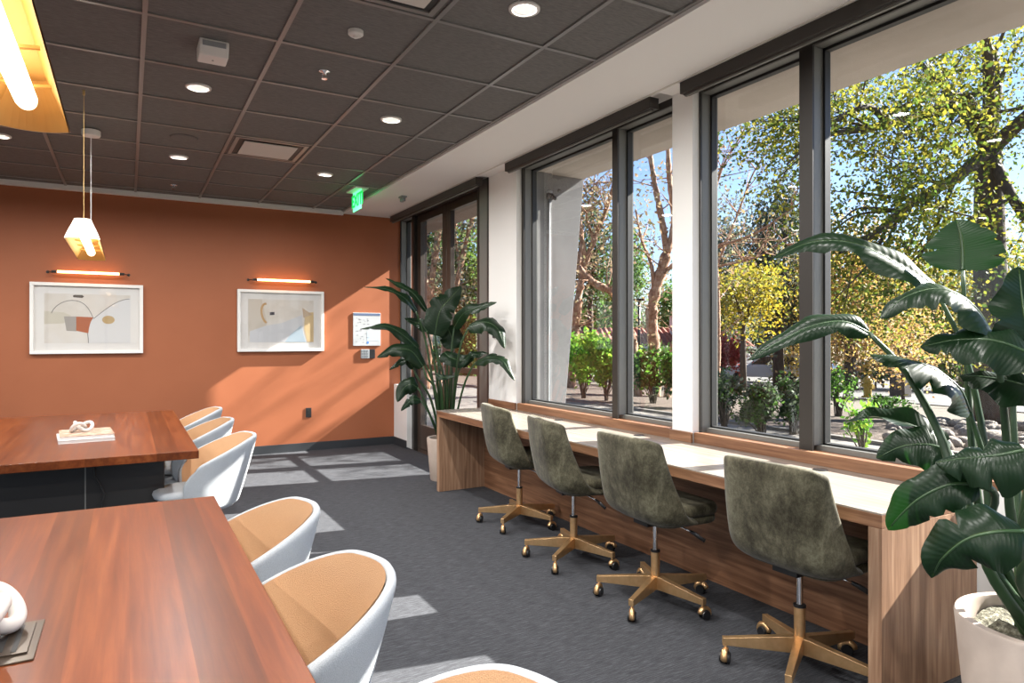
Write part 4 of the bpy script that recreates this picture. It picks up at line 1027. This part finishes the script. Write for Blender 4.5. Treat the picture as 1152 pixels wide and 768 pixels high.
# --- rocks
def rock_mesh(seed):
    rr=random.Random(seed); bm=bmesh.new(); bmesh.ops.create_icosphere(bm,subdivisions=2,radius=1)
    ax=[Vector((rr.uniform(-1,1),rr.uniform(-1,1),rr.uniform(-1,1))).normalized() for _ in range(7)]
    for v in bm.verts:
        k=1
        for q in ax: k-=.16*max(0,v.co.normalized().dot(q)-.55)/.45
        v.co*=k; v.co.z*=.62
    me=bpy.data.meshes.new('boulder'); bm.to_mesh(me); bm.free(); me.materials.append(M['rock']); me.polygons.foreach_set('use_smooth',[True]*len(me.polygons)); return me
RM=[rock_mesh(i) for i in range(5)]
rr=random.Random(8); placed=[]
while len(placed)<110:
    x=rr.uniform(7.2,15.0); y=rr.uniform(.40,.605)*x; s=rr.uniform(.09,.24)
    if any((x-a)**2+(y-b)**2<(s+c_)**2*.75 for a,b,c_ in placed): continue
    placed.append((x,y,s)); o=link(RM[len(placed)%5],'boulder'); o.location=(x,y,gz(x)+s*.30); o.scale=(s,s*rr.uniform(.75,1.1),s*rr.uniform(.8,1.1)); o.rotation_euler=(0,0,rr.random()*6)
    tag(o,'rounded river boulder in the dry creek bed outside the near window','rock','boulders in the dry creek bed')
# --- house with clay roof, white house
hx,hy=at(700,50); t=thing('tiled_roof_house','low pale house with a red clay tile roof behind the sycamores','house',(hx,hy,gz(hx)),-CA)
g0=gz(hx); ze=zc(389,50)-g0; zt=zc(368,54)-g0
B(-7.5,9,0,9,0,ze).build('wall',M['stucco'],t)
def rf(i,j):
    x=-8.2+17.8*i; y=-.9+5*j; z=ze-.05+(zt-ze)*j; return (x,y,z+.07*math.sin(x*2*PI/.42))
m=MB().grid(rf,340,1); m.grid(lambda i,j:(-8.2+17.8*i,9.1-5*j,ze-.05+(zt-ze)*j),2,1); m.build('roof',M['rooft'],t,fixn=False)
for x in (-5,-1.5,2,5.5): B(x-.6,x+.6,-.04,.05,ze-1.6,ze-.5).build('window',M['carglass'],t)
B(-8.2,9.6,-.95,-.80,ze-.22,ze-.02).build('fascia',M['stuccow'],t)
hx,hy=at(790,46); t=thing('white_house','white two storey building at the left edge of the near window','house',(hx,hy,gz(hx)),-CA)
B(-.6,2.2,0,7,0,zc(352,46)-gz(hx)).build('wall',M['stuccow'],t)
for z in (1.0,2.9): B(.2,1.5,-.04,.05,z,z+1.0).build('window',M['carglass'],t)
B(-.9,2.5,-.4,7.4,zc(352,46)-gz(hx),zc(348,46)-gz(hx)).build('roof_slab',M['cardark'],t)
# --- cars
def car(u,D,yaw,col,label,suv=True):
    x,y=at(u,D); t=thing('car',label,'car',(x,y,gz(x)+.03),yaw); Wd=.92; H=1.70 if suv else 1.42
    side=[(-2.3,.35),(2.25,.35),(2.3,.75),(2.1,.95),(1.0,1.05),(-2.2,1.05),(-2.32,.8)]
    MB().prism(side,'y',-Wd,Wd).build('body',M[col],t,bevel=.06,seg=3)
    cab=[(-2.18,1.04),(-1.95,H-.06) if suv else (-1.35,H-.04),(-1.7,H) if suv else (-1.0,H),(.15,H),(.95,1.04)]
    MB().prism(cab,'y',-Wd+.08,Wd-.08).build('cabin',M[col],t,bevel=.05,seg=3)
    for s_ in (-1,1):
        MB().prism([(-1.75,1.10),(-1.6,H-.14),(-.75,H-.14),(-.75,1.10)] if suv else [(-1.35,1.08),(-1.0,H-.12),(-.6,H-.12),(-.6,1.08)],'y',s_*(Wd-.085)-.006,s_*(Wd-.085)+.01).build('side_window',M['carglass'],t)
        MB().prism([(-.66,1.10),(-.66,H-.14),(.08,H-.14),(.72,1.10)],'y',s_*(Wd-.085)-.006,s_*(Wd-.085)+.01).build('side_window',M['carglass'],t)
        MB().box(-2.36,-2.2,s_*(Wd-.2)-.1,s_*(Wd-.2)+.1,.8,1.02).build('tail_light',M['tail'],t,bevel=.02)
        for xx in (-1.45,1.45):
            MB().lathe([(.001,-.11),(.30,-.11),(.34,-.08),(.34,.08),(.30,.11),(.001,.11)],22,c=(xx,s_*(Wd-.1),.34),axis='y').build('wheel',M['tyre'],t,smooth=True,autosm=True)
    MB().prism([(-.72,1.12),(-.72,H-.16),(.72,H-.16),(.72,1.12)],'x',-2.16,-2.02).build('rear_window',M['carglass'],t) if suv else None
    return t
car(860,41,PI-.9,'carwhite','white SUV parked beyond the shrubs, red tail lights towards the building')
car(805,44,PI-.6,'carwhite','white car half hidden behind the frame at the left edge of the near window')
car(905,47,PI-1.3,'cardark','dark blue parked car right of the white SUV',False)
car(962,50,PI-.4,'carwhite','small white car behind the yellow hydrant',False)
# --- street furniture
def foot(u,vb):
    Dd=15
    for _ in range(60):
        x,_y=at(u,Dd); Dd=.5*Dd+.5*(CH-gz(x)-.03)*CF/(vb-CV)
    return at(u,Dd),Dd
(x,y),d=foot(976,447)
t=thing('fire_hydrant','yellow fire hydrant at the kerb outside the near window','hydrant',(x,y,gz(x)+.03))
MB().lathe([(.001,0),(.20,0),(.20,.05),(.13,.07),(.13,.52),(.17,.54),(.17,.58),(.14,.66),(.07,.76),(.03,.80),(.001,.80)],20).build('barrel',M['yellow'],t,smooth=True,autosm=True)
MB().tube([(-.24,0,.44),(.24,0,.44)],.07,12).tube([(0,-.22,.40),(0,0,.40)],.09,12).build('outlet_caps',M['yellow'],t,smooth=True,autosm=True)
(x,y),d=foot(1013,446)
t=thing('litter_bin','brown litter bin on the pavement right of the hydrant','bin',(x,y,gz(x)+.03))
MB().box(-.28,.28,-.28,.28,0,.80).build('body',M['binc'],t,bevel=.02); MB().box(-.31,.31,-.31,.31,.80,.88).build('lid',M['gasket'],t,bevel=.01)
x,y=at(719,34)
t=thing('lamp_post','dark street lamp post in front of the tiled roof','lamp post',(x,y,gz(x)))
zt=zc(337,34)-gz(x); MB().tube([(0,0,0),(0,0,zt)],[.09,.06],10).build('pole',M['bronze'],t,smooth=True)
MB().box(-.32,.28,-.10,.10,zt-.05,zt+.06).build('lamp_head',M['bronze'],t,bevel=.02); t.rotation_euler.z=-CA
x,y=at(1075,20)
t=thing('handrail','pale sloping timber handrail beyond the boulders','handrail',(x,y,gz(x)),-CA)
MB().tube([(-1.1,0,1.05),(.9,0,.30)],.05,8).build('rail',M['stuccow'],t); 
for q,z in ((-1.0,1.0),(.8,.33)): MB().tube([(q,0,-.1),(q,0,z)],.045,8).build('post',M['stuccow'],t)
sycamore('bare twiggy tree with reddish branches against the sky left of the near mullion',[
 ([(806,460,24),(808,380,24),(806,300,24),(800,240,24)],.14,.08),([(800,240,24),(812,190,24),(835,150,24),(850,120,24)],.07,.02),([(800,240,24),(806,200,24),(808,150,24),(815,110,24)],.07,.02),
 ([(806,300,24),(830,240,24),(850,190,24),(880,150,24)],.07,.02),([(806,300,24),(850,290,24),(880,270,24)],.05,.02)],(806,24),35,90,500,pal=DRY,twl=1.3)
#EXT_END
# ------------------------------------------------------------------ lights, world, camera
def set_world():
    w=bpy.data.worlds.new('sky'); bpy.context.scene.world=w; w.use_nodes=True; nt=w.node_tree; nt.nodes.clear()
    o=nt.nodes.new('ShaderNodeOutputWorld'); bg=nt.nodes.new('ShaderNodeBackground'); sk=nt.nodes.new('ShaderNodeTexSky')
    sk.sky_type='NISHITA'; sk.sun_disc=False; sk.sun_elevation=math.radians(34); sk.sun_rotation=math.radians(90+10); sk.altitude=50; sk.air_density=1.0; sk.dust_density=.2; sk.ozone_density=2.0
    bg.inputs[1].default_value=SKY
    tm=nt.nodes.new('ShaderNodeMix'); tm.data_type='RGBA'; tm.blend_type='MULTIPLY'; tm.inputs[0].default_value=1; tm.inputs[7].default_value=(.90,.90,1.05,1)
    nt.links.new(sk.outputs[0],tm.inputs[6]); nt.links.new(tm.outputs[2],bg.inputs[0]); nt.links.new(bg.outputs[0],o.inputs[0])
SKY=.115; SUN=15.0
set_world()
sl=bpy.data.lights.new('sun','SUN'); sl.energy=SUN; sl.angle=math.radians(.6); sl.color=(1,.95,.88)
so=bpy.data.objects.new('sun',sl); COL.objects.link(so); so.rotation_euler=Vector((-1,.18,-.68)).to_track_quat('-Z','Y').to_euler()
# downlight beams
for o in [o for o in bpy.data.objects if o.name.startswith('recessed_downlight')]:
    l=bpy.data.lights.new('downlight_beam','AREA'); l.shape='DISK'; l.size=.10; l.energy=DLW if (DLW:=15) else 0; l.color=(1,.97,.93); l.spread=math.radians(170)
    lo=bpy.data.objects.new('downlight_beam',l); COL.objects.link(lo); lo.location=(0,0,-.0075); lo.parent=o
cam=bpy.data.cameras.new('camera'); co=bpy.data.objects.new('camera',cam); COL.objects.link(co)
co.location=(0,0,CH); co.rotation_euler=(PI/2,0,-CA)
cam.sensor_width=36; cam.lens=CF/1152*36; cam.shift_y=-(384-CV)/1152; cam.clip_start=.05; cam.clip_end=600
sc=bpy.context.scene; sc.camera=co
sc.view_settings.view_transform='Standard'; sc.view_settings.look='None'; sc.view_settings.exposure=1.15; sc.view_settings.gamma=1
sc.view_settings.use_curve_mapping=False
sc.cycles.max_bounces=10; sc.cycles.diffuse_bounces=5; sc.cycles.transparent_max_bounces=24; sc.cycles.caustics_reflective=False; sc.cycles.caustics_refractive=False
sc.cycles.sample_clamp_indirect=8
